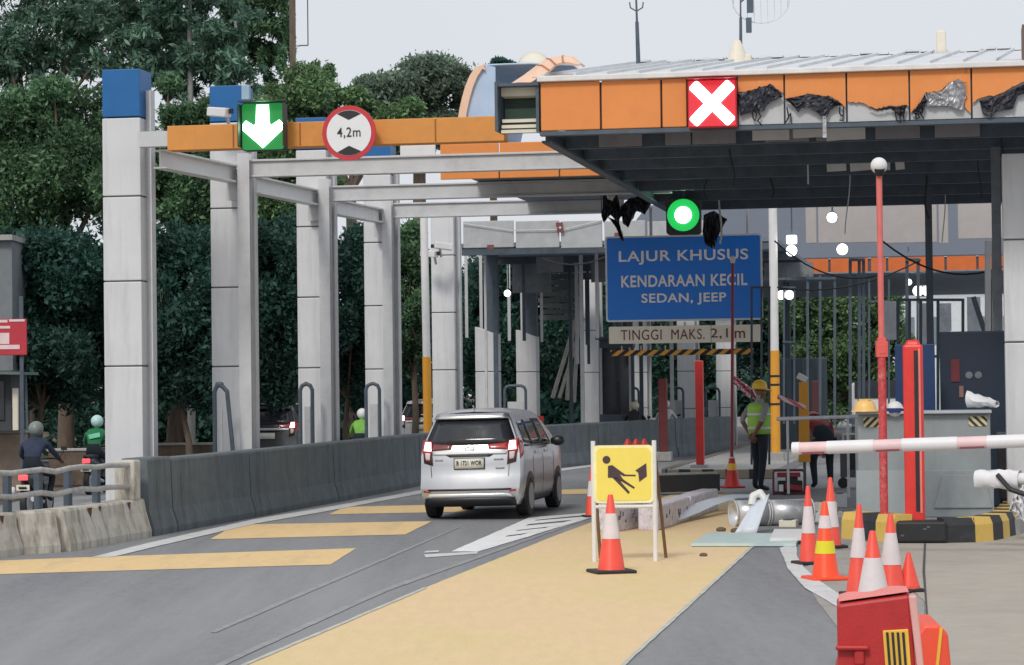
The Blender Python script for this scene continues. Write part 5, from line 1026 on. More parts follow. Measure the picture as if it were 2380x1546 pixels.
b = MB(); b.box((0, .15, .01), (.18, .08, .014)); q2 = b.build('brim', m_hat2, q, bevel=.005)
for sg in (-1, 1): b = MB(); b.ball((sg * .033, .108, 1.625), .011, 8, 6); b.build('eye', m_ink, o)
# crouching worker bending forward behind the barrier arm
pw = G(1912, 1136); o = thing('person', pw, R(6), 'worker bending forward in dark red top and dark trousers behind the long barrier arm', 'person'); o.scale = (1.2, 1.2, 1.12)
m_redtop = M('dark_red_top', C(128, 44, 46), .85, var=.2, scale=10)
human(o, [SK_M, m_redtop, m_trou, m_shoe, m_redtop, m_redtop], {'pelvis': ((0, -.1, .86), .135), 'waist': ((0, .02, .98), .13), 'chest': ((0, .24, 1.08), .14), 'neck': ((0, .40, 1.10), .055), 'jaw': ((0, .50, 1.05), .064), 'head': ((0, .54, 1.10), .09), 'top': ((0, .57, 1.16), .06), 'face': (0, .09, -.06),
    'lsh': ((-.18, .28, 1.1), .062), 'lel': ((-.24, .34, .84), .046), 'lwr': ((-.18, .46, .64), .03), 'rsh': ((.18, .28, 1.1), .062), 'rel': ((.24, .34, .84), .046), 'rwr': ((.18, .46, .64), .03),
    'lhip': ((-.1, -.1, .82), .095), 'rhip': ((.1, -.1, .82), .095), 'lkn': ((-.13, .08, .46), .065), 'rkn': ((.13, .06, .46), .065), 'lan': ((-.12, -.02, .09), .045), 'ran': ((.12, -.04, .09), .045), 'ltoe': ((-.13, .14, .04), .037), 'rtoe': ((.13, .12, .04), .037)})
q = hardhat_mesh(.115).build('helmet', M('dull_red_helmet', C(140, 48, 44), .45), o, smooth=True); q.location = (0, .56, 1.13); q.rotation_euler = (R(-50), 0, 0)
# ---------------------------------------------------------------- motorcycles with riders
m_tail = EM('tail_lamp_red', (1, .1, .12), 1.2, (.4, .02, .02))
def motorcycle(x, y, Y, rz, label, col, group='motorcycles in the side lane'):
    p = P(x, y, Y); o = thing('motorcycle', (p.x, p.y, 0), rz, label, 'motorcycle', group); o.scale = (.88, .88, .88)
    for yy in (-.6, .64):
        b = MB(); b.cyl((-.05, yy, .29), (.05, yy, .29), .29, n=22); w = b.build('wheel', m_black, o, smooth=True); b = MB(); b.cyl((-.055, yy, .29), (.055, yy, .29), .19, n=18); b.build('rim', m_steel_grey, w)
    b = MB(); rows = []
    for yy, zb, zt, w in ((-.82, .72, .82, .05), (-.6, .56, .83, .12), (-.2, .42, .80, .15), (.1, .36, .72, .14), (.3, .36, .74, .17), (.5, .5, .98, .14), (.6, .62, 1.0, .08)):
        rows.append([(-w * .8, yy, zb), (-w, yy, (zb + zt) / 2), (-w * .6, yy, zt), (w * .6, yy, zt), (w, yy, (zb + zt) / 2), (w * .8, yy, zb), (-w * .8, yy, zb)])
    b.grid(rows); b.build('bodywork', col, o, smooth=True)
    b = MB(); b.box((0, -.32, .83), (.24, .75, .08)); b.build('seat', m_black, o, bevel=.03)
    b = MB(); b.tube([(-.34, .42, 1.02), (-.15, .52, 1.04), (.15, .52, 1.04), (.34, .42, 1.02)], .018, 7); b.build('handlebar', m_black, o)
    b = MB(); b.box((0, -.83, .74), (.17, .05, .1)); b.build('tail_lamp', m_tail, o, bevel=.015)
    b = MB(); b.box((0, -.84, .56), (.24, .012, .1)); b.build('number_plate', m_offwhite, o)
    for sg in (-1, 1): b = MB(); b.tube([(sg * .28, .5, 1.04), (sg * .36, .52, 1.18)], .008, 5); b.box((sg * .37, .5, 1.22), (.11, .02, .07)); b.build('mirror', m_black, o)
    b = MB(); b.cyl((.16, -.75, .36), (.15, -.1, .28), .05, .035, 10); b.build('exhaust', m_steel_grey, o)
    b = MB(); b.box((0, -.78, .5), (.14, .25, .02), rx=-.6); b.build('mudguard', m_black, o); return o
def rider(mc, label, jacket, trousers, helmet, group='riders in the side lane', extra=None):
    o = thing('person', mc.location, mc.rotation_euler.z, label, 'person', group); o.scale = mc.scale
    human(o, [SK_M, jacket, trousers, m_shoe, jacket, jacket], {'pelvis': ((0, -.28, .90), .14), 'waist': ((0, -.22, 1.04), .135), 'chest': ((0, -.1, 1.26), .155), 'neck': ((0, -.04, 1.42), .055), 'jaw': ((0, 0, 1.49), .066), 'head': ((0, 0, 1.57), .09), 'top': ((0, -.01, 1.64), .06),
        'lsh': ((-.19, -.08, 1.35), .068), 'lel': ((-.32, .12, 1.12), .052), 'lwr': ((-.33, .36, 1.03), .034), 'rsh': ((.19, -.08, 1.35), .068), 'rel': ((.32, .12, 1.12), .052), 'rwr': ((.33, .36, 1.03), .034),
        'lhip': ((-.12, -.22, .88), .095), 'rhip': ((.12, -.22, .88), .095), 'lkn': ((-.24, .22, .74), .068), 'rkn': ((.24, .22, .74), .068), 'lan': ((-.2, .08, .34), .045), 'ran': ((.2, .08, .34), .045), 'ltoe': ((-.21, .24, .30), .038), 'rtoe': ((.21, .24, .30), .038)})
    b = MB(); b.ball((0, 0, 1.59), .135, 18, 12, (1, 1.08, 1.02)); b.build('helmet', helmet, o, smooth=True)
    b = MB(); b.add([(.11 * math.cos(a) * 1.24, .11 * math.sin(a) * 1.35, z) for z in (1.55, 1.64) for a in [R(40 + 10 * k) for k in range(11)]], [(k, k + 1, k + 12, k + 11) for k in range(10)]); b.build('visor', m_glass, o); return o
mc = motorcycle(84, 1000, 41, R(-6), 'dark motorcycle under the rider in the blue grey jacket', M('dark_bike_paint', (.03, .032, .04), .3, coat=.3))
o = rider(mc, 'motorcycle rider seen from behind in a blue grey jacket and pale helmet', M('blue_grey_jacket', C(44, 54, 76), .85, var=.3, scale=8), m_trou, M('pale_helmet', C(124, 132, 128), .4))
b = MB(); b.box((-.34, -.5, .5), (.2, .2, .12), rz=.3); b.build('white_bag', m_white, o, bevel=.04)
mc = motorcycle(226, 1000, 50, R(-8), 'dark motorcycle under the rider in the green jacket beside the tallest column', MATS['dark_bike_paint'])
o = rider(mc, 'motorcycle rider in a bright green jacket and pale helmet beside the tallest column', M('green_jacket', C(30, 112, 70), .8, var=.2, scale=8), m_trou, M('mint_helmet', C(186, 222, 216), .4))
b = MB(); b.box((.02, -.28, 1.27), (.26, .03, .1), ry=-.2); b.build('pale_back_stripe', M('mint_stripe', C(130, 216, 178), .6), o, bevel=.01)
mc = motorcycle(842, 1000, 58, R(-8), 'motorcycle under the rider in lime green left of the fourth column', MATS['dark_bike_paint'])
o = rider(mc, 'motorcycle rider in lime green jacket between the third and fourth columns', M('lime_jacket', C(112, 170, 70), .8, var=.2, scale=8), m_trou, M('white_helmet', (.7, .7, .7), .4))
mc = motorcycle(1548, 1000, 74, R(-10), 'motorcycle of the rider in white behind the dark red post', MATS['dark_bike_paint'])
o = rider(mc, 'motorcycle rider in a white jacket above the dark red post', M('white_jacket', (.68, .68, .68), .8, var=.1), m_trou, MATS['white_helmet'])
mc = motorcycle(1476, 1000, 70, R(-10), 'motorcycle of the rider in black below the left of the striped bar', MATS['dark_bike_paint'])
o = rider(mc, 'motorcycle rider in black with pale helmet below the left of the striped bar', M('black_jacket', (.03, .03, .034), .8), m_trou, M('cream_helmet', C(206, 198, 170), .4))
# ---------------------------------------------------------------- cars
def interp(tab, x):
    if x <= tab[0][0]: return tab[0][1]
    for (a, p), (b, q) in zip(tab[:-1], tab[1:]):
        if x <= b: return p + (q - p) * (x - a) / (b - a)
    return tab[-1][1]
YR = [(.2, .07), (.28, .03), (.36, .0), (.48, .0), (.55, .03), (.60, .07), (.9, .095), (1.06, .13), (1.12, .16), (1.47, .33), (1.52, .34), (1.6, .44)]
WZ = [(.2, .70), (.3, .755), (.45, .785), (.7, .79), (.95, .785), (1.1, .755), (1.3, .675), (1.46, .605), (1.54, .55)]
PF = [(0, .955), (.06, .975), (.2, .995), (.5, 1), (3.4, 1), (3.9, .95), (4.1, .84)]
TOP = [(0, 1.545), (.3, 1.565), (1.2, 1.6), (2.1, 1.585), (2.55, 1.52), (3.25, 1.08), (3.4, 1.03), (3.95, .86), (4.1, .7)]
yr = lambda z: interp(YR, z); wz = lambda z: interp(WZ, z)
def rear(x, z): w = wz(z) * PF[0][1]; return yr(z) - .075 * (1 - min(1, abs(x) / w) ** 2.4)
def side(y, z, sg=1, off=0.): return (sg * (wz(z) * interp(PF, y) + off), y + yr(z) * max(0, 1 - y / .6), z)
def car(name, loc, rz, label, paint, plate, lights=1., detailed=True, group=None, tilt=0.):
    o = thing(name, loc, rz, label, 'car', group); o.rotation_euler = (0, tilt, rz)
    ys = [0, .04, .1, .2, .35, .5, .7, 1, 1.4, 1.8, 2.2, 2.55, 2.8, 3.0, 3.25, 3.4, 3.65, 3.95, 4.1]; fr_ = [0, .08, .2, .33, .45, .55, .66, .76, .86, .94, 1.0]; b = MB()
    for sg in (-1, 1):
        rows = []
        for y in ys:
            t = interp(TOP, y); r = []
            for f in fr_: z = .2 + (t - .2) * f; r.append(side(y, z, sg))
            xe, ye, ze = r[-1]; r += [(xe * .72, ye, ze + .025), (xe * .35, ye, ze + .04), (0, ye, ze + .045)]; rows.append(r)
        b.grid(rows, flip=sg > 0)
    zs = [.2 + (1.545 - .2) * f for f in fr_]; nx = 16; rows = [[(wz(z) * .955 * (2 * i / nx - 1), rear(wz(z) * .955 * (2 * i / nx - 1), z), z) for i in range(nx + 1)] for z in zs]
    b.grid(rows); tp = rows[-1]; b.grid([tp, [(x, .34 + .1, 1.545 + .045 * (1 - abs(2 * i / nx - 1) ** 2)) for i, (x, y, z) in enumerate(tp)]])
    b.grid([[side(4.1, z, -1), side(4.1, z, 1)] for z in (.2, .35, .5, .7)]); b.build('body', paint, o, smooth=True)
    def patch(nm, c00, c10, c11, c01, mat, off=.006, n=(12, 5), par=None, th=.004):
        b = MB(); rows = []
        for j in range(n[1] + 1):
            v = j / n[1]; r = []
            for i in range(n[0] + 1):
                u = i / n[0]; x = (c00[0] * (1 - u) + c10[0] * u) * (1 - v) + (c01[0] * (1 - u) + c11[0] * u) * v; z = (c00[1] * (1 - u) + c10[1] * u) * (1 - v) + (c01[1] * (1 - u) + c11[1] * u) * v
                r.append((x, rear(x, z) - off, z))
            rows.append(r)
        b.grid(rows); return b.build(nm, mat, par or o, smooth=True, solid=th)
    def spatch(nm, pts, sg, mat, off=.006, n=(6, 4)):
        b = MB(); rows = []; (c00, c10, c11, c01) = pts
        for j in range(n[1] + 1):
            v = j / n[1]; r = []
            for i in range(n[0] + 1):
                u = i / n[0]; y = (c00[0] * (1 - u) + c10[0] * u) * (1 - v) + (c01[0] * (1 - u) + c11[0] * u) * v; z = (c00[1] * (1 - u) + c10[1] * u) * (1 - v) + (c01[1] * (1 - u) + c11[1] * u) * v; r.append(side(y, z, sg, off))
            rows.append(r)
        b.grid(rows); return b.build(nm, mat, o, smooth=True, solid=.003)
    trim = M('black_car_trim', (.012, .014, .016), .35, var=.1); chrome = M('bright_trim', (.82, .83, .84), .2, metal=.4, var=.03); redl = M('red_lamp_lens', (.42, .03, .03), .15, var=.05, coat=.5); clear = M('clear_lamp', (.62, .5, .5), .2)
    lamp = EM('brake_lamp', (1, .72, .66), 5 * lights, (.6, .1, .1)); seam = M('panel_gap', (.10, .10, .105), .6)
    # glazing
    g0 = patch('rear_window', (-.70, 1.10), (.70, 1.10), (.555, 1.475), (-.555, 1.475), trim, .004)
    patch('rear_glass', (-.60, 1.125), (.60, 1.125), (.49, 1.445), (-.49, 1.445), m_glass, .012, par=g0)
    if detailed:
        b = MB(); b.beam((0, rear(0, 1.13) - .03, 1.135), (-.34, rear(-.34, 1.16) - .03, 1.165), .02, .018); b.build('wiper', m_black, o)
    patch('spoiler', (-.57, 1.485), (.57, 1.485), (.53, 1.55), (-.53, 1.55), paint, .03, th=.05)
    b = MB(); b.cyl((0, .5, 1.63), (0, .42, 1.68), .018, .008, 8); b.build('roof_antenna', paint, o)
    for sg in (-1, 1):
        spatch('quarter_window', [(.42, 1.12), (1.0, 1.08), (1.0, 1.44), (.52, 1.42)], sg, m_glass); spatch('door_window', [(1.06, 1.08), (1.85, 1.06), (1.85, 1.46), (1.06, 1.45)], sg, m_glass); spatch('door_window', [(1.92, 1.06), (2.72, 1.06), (2.42, 1.45), (1.92, 1.46)], sg, m_glass)
        spatch('window_belt', [(.4, 1.055), (2.8, 1.035), (2.8, 1.055), (.4, 1.085)], sg, trim)
        for y in (1.03, 1.885, 2.85): spatch('door_gap', [(y - .006, .32), (y + .006, .32), (y + .006, 1.05), (y - .006, 1.05)], sg, seam, .002, (1, 4))
        for y in (1.2, 2.05): spatch('door_handle', [(y, .93), (y + .18, .93), (y + .18, .97), (y, .97)], sg, chrome, .02, (3, 1))
        spatch('sill', [(.95, .2), (3.0, .2), (3.0, .33), (.95, .33)], sg, trim, .008)
        b = MB(); b.ball((sg * .90, 2.62, 1.09), .1, 14, 9, (1.15, .7, .8)); b.build('wing_mirror', trim, o, smooth=True)
        for y in (.72, 3.24):
            b = MB(); n = 20; pts = [(y + .375 * math.cos(PI * k / n), .30 + .375 * math.sin(PI * k / n)) for k in range(n + 1)] + [(y - .375, .18), (y + .375, .18)][:2]
            vs = [(sg * (wz(max(.3, z)) * interp(PF, yy) + .006), yy + (yr(z) * max(0, 1 - yy / .6)), z) for yy, z in pts]; b.add(vs, [tuple(range(len(vs)))]); b.build('wheel_arch', trim, o)
            b = MB(); x0, x1 = sg * .60, sg * .795; b.cyl((x0, y, .305), (x1, y, .305), .305, n=28); w_ = b.build('wheel', M('tyre_rubber', (.014, .014, .015), .8, var=.2), o, bevel=.03); b = MB(); b.cyl((x1 - sg * .01, y, .305), (x1 + sg * .008, y, .305), .2, n=20); rim = b.build('rim', M('alloy_rim', (.3, .31, .32), .35, metal=.6), w_)
        # tail lamp cluster
        s = sg; L_ = lambda a, c: (s * a, c)
        def lp(nm, a, b_, c, d, mat, off, par=None, nn=(6, 4)):
            q = [L_(*a), L_(*b_), L_(*c), L_(*d)]
            if s < 0: q = [q[1], q[0], q[3], q[2]]
            return patch(nm, *q, mat, off, nn, par)
        t0 = lp('tail_lamp', (.565, .80), (.70, .84), (.735, 1.19), (.585, 1.16), M('smoked_red_lens', (.05, .012, .014), .15, coat=.5), .012)
        lp('lens_red', (.57, .98), (.725, .99), (.725, 1.185), (.58, 1.165), redl, .022, t0)
        lp('brake_light', (.585, 1.02), (.70, 1.03), (.685, 1.155), (.60, 1.15), lamp, .032, t0, (4, 3)); lp('clear_strip', (.605, .88), (.67, .89), (.685, .995), (.60, .99), clear, .026, t0, (3, 3))
        lp('lamp_arm', (.29, 1.045), (.575, 1.03), (.575, 1.125), (.27, 1.105), redl if s > 0 else M('dim_red_lens', (.2, .06, .06), .2), .014)
        spatch('side_lamp', [(.0, .88), (.22, .98), (.26, 1.14), (.0, 1.17)], sg, redl, .008)
        lp('tailgate_gap', (.575, .60), (.585, .60), (.60, .80), (.59, .80), seam, .004, None, (1, 4)); lp('bumper_reflector', (.6, .40), (.7, .41), (.7, .44), (.6, .43), redl, .008, None, (2, 1))
    patch('chrome_strip', (-.56, .965), (.56, .965), (.56, 1.015), (-.56, 1.015), chrome, .022, th=.02)
    patch('plate_recess', (-.30, .925), (.30, .925), (.36, .955), (-.36, .955), trim, .012); patch('tailgate_edge', (-.58, .590), (.58, .590), (.58, .602), (-.58, .602), seam, .003, (12, 1))
    pl = patch('number_plate', (-.235, .74), (.235, .74), (.235, .91), (-.235, .91), m_black, .014, (4, 2), th=.012); patch('plate_face', (-.222, .752), (.222, .752), (.222, .90), (-.222, .90), M('plate_cream', C(216, 214, 200), .5, var=.03), .022, (4, 2), pl)
    if plate: text(plate, .38, .07, (0, rear(0, .84) - .031, .835), m_ink, pl, bold=.012)
    patch('bumper_groove', (-.66, .425), (.66, .425), (.62, .455), (-.62, .455), trim, .006, (14, 1)); patch('skid_strip', (-.66, .325), (.66, .325), (.60, .385), (-.60, .385), chrome, .012, (14, 2)); patch('lower_valance', (-.70, .19), (.70, .19), (.68, .315), (-.68, .315), trim, .012, (14, 2))
    if detailed:
        b = MB(); b.tube([(.07 * math.cos(a), rear(0, 1.06) - .02, 1.06 + .042 * math.sin(a)) for a in [2 * PI * k / 16 for k in range(17)]], .008, 6); b.tube([(.025 * math.cos(a), rear(0, 1.06) - .022, 1.06 + .04 * math.sin(a)) for a in [2 * PI * k / 12 for k in range(13)]], .006, 5); b.build('emblem', chrome, o)
        for x, z, w in ((-.47, .87, .12), (.44, .87, .14), (.46, .74, .13)):
            patch('badge', (x - w / 2, z), (x + w / 2, z), (x + w / 2, z + .022), (x - w / 2, z + .022), M('badge_grey', (.3, .3, .31), .4), .008, (3, 1))
    b = MB(); b.box((0, 2.0, .26), (1.2, 3.6, .12)); b.box((.45, .25, .24), (.06, .4, .05)); b.box((0, .72, .27), (1.2, .1, .08)); b.build('underbody', m_black, o); return o
m_silver_car = M('silver_white_paint', (.56, .57, .585), .3, metal=.88, var=.0, coat=.3)
pc = G(1113, 1204); pc = pc - Vector((math.sin(R(10.5)), math.cos(R(10.5)), 0)) * .62; pc.z = .014
car('car', pc, R(-10.5), 'silver white small people carrier with brake lights on driving to the gate', m_silver_car, 'B 1721 WOR', tilt=-.016)
car('car', Vector((-6.05, 63.2, 0)), R(-9), 'dark car with red tail lights between the second and third columns', M('dark_car_paint', (.06, .065, .07), .3, coat=.5), None, .5, False)
pk = P(985, 930, 74); car('car', Vector((pk.x, pk.y, 0)), R(-9), 'pale car partly hidden behind the fourth and fifth columns', M('pale_car_paint', (.5, .5, .5), .35), None, .5, False)
# ---------------------------------------------------------------- clutter round the workers
m_duct = M('shiny_duct', (.62, .63, .65), .28, metal=.55, var=.08, scale=3)
o = thing('duct_pipe', G(1705, 1224), math.atan2(.28, 1), 'large shiny metal duct lying across the lane end', 'duct'); s = o.location.y / FPX; L = 190 * s; r = 30 * s
b = MB(); b.cyl((0, 0, r), (L * .42, 0, r), r, n=28, caps=False); b.cyl((L * .44, 0, r), (L, 0, r), r * .98, n=28, caps=False); b.build('tube', m_duct, o, smooth=True, solid=.008)
b = MB()
for f in (0, .42, .45, 1): b.cyl((L * f - .012, 0, r), (L * f + .012, 0, r), r * 1.05, n=28, caps=False)
b.build('collar', m_steel_grey, o, smooth=True, solid=.01)
o = thing('bent_sheet', G(1740, 1240), R(-5), 'bent pale metal sheet leaning on the shiny duct', 'sheet'); s = o.location.y / FPX
q = lambda x, y: ((x - 1740) * s, (1240 - y) * s); pts = [q(1706, 1240), q(1758, 1238), q(1790, 1150), q(1748, 1176)]
b = MB(); rows = []
for j in range(7):
    v = j / 6; a = [pts[0][k] * (1 - v) + pts[3][k] * v for k in (0, 1)]; c = [pts[1][k] * (1 - v) + pts[2][k] * v for k in (0, 1)]
    rows.append([(a[0] + (c[0] - a[0]) * u, -.12 + .3 * v + .05 * math.sin(u * 3), a[1] + (c[1] - a[1]) * u) for u in (0, .25, .5, .75, 1)])
b.grid(rows); b.build('sheet', M('bluish_white_sheet', C(204, 212, 222), .4, var=.06), o, smooth=True, solid=.012)
b = MB(); b.tube([(q(1748, 1176)[0], .2, q(1748, 1176)[1]), (q(1752, 1160)[0], .24, q(1752, 1155)[1]), (q(1768, 1150)[0], .26, q(1768, 1148)[1]), (q(1786, 1172)[0], .22, q(1786, 1172)[1])], .05, 8); b.build('rolled_edge', m_white, o, smooth=True)
o = thing('flat_board', G(1610, 1270), 0, 'long pale blue board lying flat across the end of the yellow lane', 'board'); b = MB(); pl = [G(1606, 1272), G(1850, 1272), G(1862, 1250), G(1650, 1246)]; b.slab([(p.x - o.location.x, p.y - o.location.y) for p in pl], .012, .05); b.build('board', M('pale_blue_board', C(190, 208, 206), .5, var=.06, dirt=.3, dirtcol=C(150, 190, 186), dscale=1.5), o)
o = thing('flat_board', G(1800, 1266, .052), 0, 'short white board lying on the right end of the pale blue board', 'board'); o.location.z = .052; b = MB(); pl = [G(1790, 1268), G(1868, 1266), G(1872, 1246), G(1800, 1246)]; b.slab([(p.x - o.location.x, p.y - o.location.y) for p in pl], 0, .04); b.build('board', m_white, o)
# printed blocks along the end of the yellow lane
m_prt = M('printed_white_wrap', C(206, 200, 206), .6, var=.22, scale=10, dirt=.85, dirtcol=C(96, 92, 108), dscale=14, dstretch=(1.4, 1.4, .7))
def blockrow(x0, y0, x1, y1, h, n, label, mat, name='wrapped_block', lean=.0):
    a, c = G(x0, y0), G(x1, y1); d = c - a; rz = math.atan2(d.y, d.x); L = d.length / n
    for i in range(n):
        o = thing(name, a.lerp(c, (i + .5) / n), rz, label[i], 'block', 'wrapped white blocks at the end of the yellow lane'); b = MB(); b.box((0, .14, h / 2), (L * .97, .28, h), rz=.02 * (i % 3 - 1)); b.build('block', mat, o, bevel=.025)
        b = MB(); rr = random.Random(i + int(x0))
        for k in range(4): b.box((rr.uniform(-.4, .4) * L, -.003 + .0, h * rr.choice((.35, .62, .5))), (rr.uniform(.02, .06), .012, rr.uniform(.04, .09)))
        b.build('print_mark', M('print_grey', C(98, 92, 104), .7, var=.2), o)
blockrow(1432, 1238, 1528, 1220, .38, 3, ['wrapped white block behind the left of the work sign', 'wrapped white block behind the middle of the work sign', 'wrapped white block behind the right leg of the work sign'], m_prt)
blockrow(1532, 1234, 1668, 1186, .34, 4, ['wrapped white block nearest right of the work sign leg', 'second wrapped white block right of the work sign', 'third wrapped white block right of the work sign', 'wrapped white block farthest from the work sign, near the pale board pile'], m_prt)
o = thing('bent_sheet', G(1600, 1190), 0, 'long pale curved strip lying over the wrapped blocks', 'sheet'); s = o.location.y / FPX; o_ = o.location.copy()
b = MB(); rows = [[(P(x, y, Y) - o_), (P(x + 14, y + w, Y - .3) - o_)] for x, y, w, Y in ((1530, 1190, 26, 36.5), (1570, 1184, 24, 37), (1610, 1172, 20, 38), (1650, 1160, 14, 39), (1700, 1150, 8, 40), (1742, 1150, 6, 40.5))]; b.grid(rows); b.build('sheet', MATS['bluish_white_sheet'], o, solid=.015)
o = thing('black_trough', G(1590, 1150), R(24), 'dark open trough on the ground behind the wrapped blocks', 'trough'); b = MB(); b.box((.1, .2, .16), (1.3, .3, .03)); b.box((.1, .05, .2), (1.3, .03, .3)); b.box((.1, .35, .2), (1.3, .03, .3)); b.build('trough', m_black, o); b = MB(); b.box((.1, .2, .37), (1.36, .06, .04)); b.build('edge', m_conc, o)
for x, y, r_, lb in ((1676, 1236, .05, 'small dark stone right of the wrapped blocks'), (1712, 1240, .06, 'flat dark stone left of the bent pale sheet'), (1635, 1294, .035, 'small brown stone on the yellow paint')):
    o = thing('stone', G(x, y), 0, lb, 'stone', 'stones on the yellow paint'); b = MB(); b.ball((0, 0, r_ * .6), r_, 8, 6, (1.4, 1, .7)); b.build('stone', m_rub, o)
# generator
o = thing('generator', G(1834, 1150), R(-6), 'red framed generator on the ground between the two workers', 'generator'); s = o.location.y / FPX; w, h = 72 * s, 56 * s
b = MB(); f = .018
for x in (-w / 2, w / 2): b.tube([(x, 0, .02), (x, 0, h - .05), (x * .92, 0, h), (x * .92, .4, h), (x, .4, h - .05), (x, .4, .02), (x, 0, .02)], f, 7)
for y in (0, .4): b.tube([(-w / 2 * .92, y, h), (w / 2 * .92, y, h)], f, 7); b.tube([(-w / 2, y, .03), (w / 2, y, .03)], f, 7)
b.build('frame', M('maroon_frame', C(96, 44, 54), .5, var=.15), o); b = MB(); b.box((.02, .2, .14), (w * .8, .3, .2)); b.box((.05, .2, .26), (w * .4, .24, .1)); b.build('engine', m_black, o, bevel=.02); b = MB(); b.box((.08, .03, .13), (w * .55, .03, .1), ry=.15); b.box((0, .2, h - .08), (w * .75, .3, .08)); b.build('red_cover', M('dark_red_cover', C(150, 46, 60), .45), o, bevel=.02); b = MB(); b.box((-.14, -.0, .12), (.08, .03, .12)); b.build('white_panel', m_white, o)
# pile of odds and ends left of the grey block
rr = random.Random(77)
for i, (x, y, dx, dz, mt, lb) in enumerate(((1925, 1192, .3, .16, m_offwhite, 'cream carton beside the foot of the grey block'), (1952, 1180, .22, .22, m_steel_grey, 'grey metal box leaning at the foot of the grey block'), (1968, 1205, .26, .1, m_conc, 'broken concrete lump beside the yellow kerb'), (1892, 1214, .2, .14, m_white, 'small white box between the duct and the cones'), (1830, 1226, .24, .1, m_offwhite, 'white carton under the right end of the duct'))):
    o = thing('carton', G(x, y), rr.uniform(-.4, .4), lb, 'box', 'odds and ends on the ground'); b = MB(); b.box((0, .1, dz / 2), (dx, .2, dz)); b.build('case', mt, o, bevel=.012); b = MB(); b.box((0, .1, dz + .008), (dx * .5, .21, .012)); b.build('tape', m_steel_dark, o)
o = thing('tool_cart', G(1985, 1135, .0), R(-8), 'dim grey cart standing left of the grey concrete block', 'cart'); b = MB(); b.box((0, .2, .45), (.5, .4, .5)); b.build('case', M('dim_grey_case', C(86, 88, 92), .6), o, bevel=.02); b = MB(); b.box((-.02, -.012, .5), (.2, .02, .3)); b.build('door', m_black, o)
for sg in (-1, 1): b = MB(); b.cyl((sg * .2, 0, .1), (sg * .2, .05, .1), .1, n=16); b.build('wheel', m_black, o)
b = MB(); b.tube([(-.2, .3, .7), (-.2, .35, 1.0), (.2, .35, 1.0), (.2, .3, .7)], .02, 7); b.build('handle', m_white, o)
# railing behind the workers
o = thing('hand_rail', P(1808, 974, 44), 0, 'pale horizontal tube from the amber pole to the grey block', 'railing'); b = MB(); e = P(2000, 968, 42) - o.location; b.cyl((0, 0, 0), e, .035, n=10); b.build('rail', M('banded_tube', C(196, 196, 204), .4, var=.15, scale=5), o, smooth=True)
for f in (.12, .85, .95): b = MB(); q = e * f; b.cyl(q, (q.x, q.y, -o.location.z + .1), .022, n=8); b.build('post', m_steel_grey, o)
# orange work lamp tower and dark canvas behind the workers
o = thing('canvas_screen', P(1865, 985, 70), 0, 'dark green grey canvas screen below the bright tree', 'screen'); o.location.z = 0; b = MB(); w = 118 * 70 / FPX; hz = P(1865, 835, 70).z; b.grid([[(w * (i / 10 - .5), .04 * math.sin(i * 1.9 + z), z) for i in range(11)] for z in (0, hz * .5, hz)]); b.build('canvas', M('dark_canvas', C(58, 70, 76), .8, var=.15), o, solid=.02); b = MB(); b.box((0, .06, hz), (w, .06, .06)); b.build('top_rail', m_steel_dark, o)
o = thing('warning_board', P(1868, 940, 48), 0, 'narrow amber board with a white cap behind the workers', 'board'); o.location.z = .5; h = P(1868, 888, 48).z - .5; b = MB(); b.box((0, 0, h / 2), (.22, .05, h), taper=.75); b.build('board', m_amber, o, bevel=.01); b = MB(); b.box((-.02, 0, h + .08), (.2, .06, .12), ry=.5); b.build('cap', m_white, o, bevel=.02); b = MB(); b.box((0, 0, -.25), (.05, .05, .5)); b.build('leg', m_steel_dark, o)
o = thing('truck', P(2040, 960, 74), R(-10), 'white truck front seen between the dark uprights and the pink pole', 'truck'); o.location.z = 0; b = MB(); b.box((0, 1, 1.2), (1.5, 2, 1.5)); b.build('cab', m_white, o, bevel=.08); b = MB(); b.box((0, -.01, 1.75), (1.3, .06, .5)); b.build('windscreen', m_glass, o); b = MB(); b.box((0, -.04, .85), (1.5, .1, .2)); b.build('bumper', m_steel_dark, o)
for sg in (-1, 1): b = MB(); b.cyl((sg * .55, .1, .35), (sg * .75, .1, .35), .35, n=18); b.build('wheel', m_black, o); b = MB(); b.box((sg * .55, -.02, 1.1), (.25, .04, .14)); b.build('headlight', M('lamp_glass', (.7, .7, .72), .2), o)
# dark low wall / screens behind, leaning poles
for i, (xa, ya, xb_, yb, r_, lb) in enumerate(((1284, 925, 1352, 700, .06, 'thick pale pole of the leaning bundle, leftmost'), (1300, 925, 1356, 740, .05, 'second pale pole of the leaning bundle'), (1318, 930, 1340, 660, .06, 'third, steeper pale pole of the leaning bundle'), (1334, 935, 1346, 690, .06, 'fourth, nearly upright pale pole of the leaning bundle'))):
    Yp = 72 + i * .4; c = P(xa, ya, Yp); o = thing('leaning_pole', c, 0, lb, 'pole', 'bundle of leaning pale poles'); b = MB(); b.cyl((0, 0, 0), P(xb_, yb, Yp + .8) - c, r_, n=10); b.build('shaft', M('weathered_pole', C(176, 172, 164), .7, var=.2, scale=6), o, smooth=True)
o = thing('rolled_shutter', P(1298, 745, 73), RZ, 'stack of dull corrugated sheets hanging behind the leaning poles', 'sheets'); b = MB(); hh = P(1298, 622, 73).z - o.location.z; w = 88 * 73 / FPX; rr = random.Random(5)
for k in range(9): b.box((rr.uniform(-.04, .04), .1 * (k % 2), hh * (k + .5) / 9), (w, .2, hh / 9 * .8), ry=rr.uniform(-.03, .03))
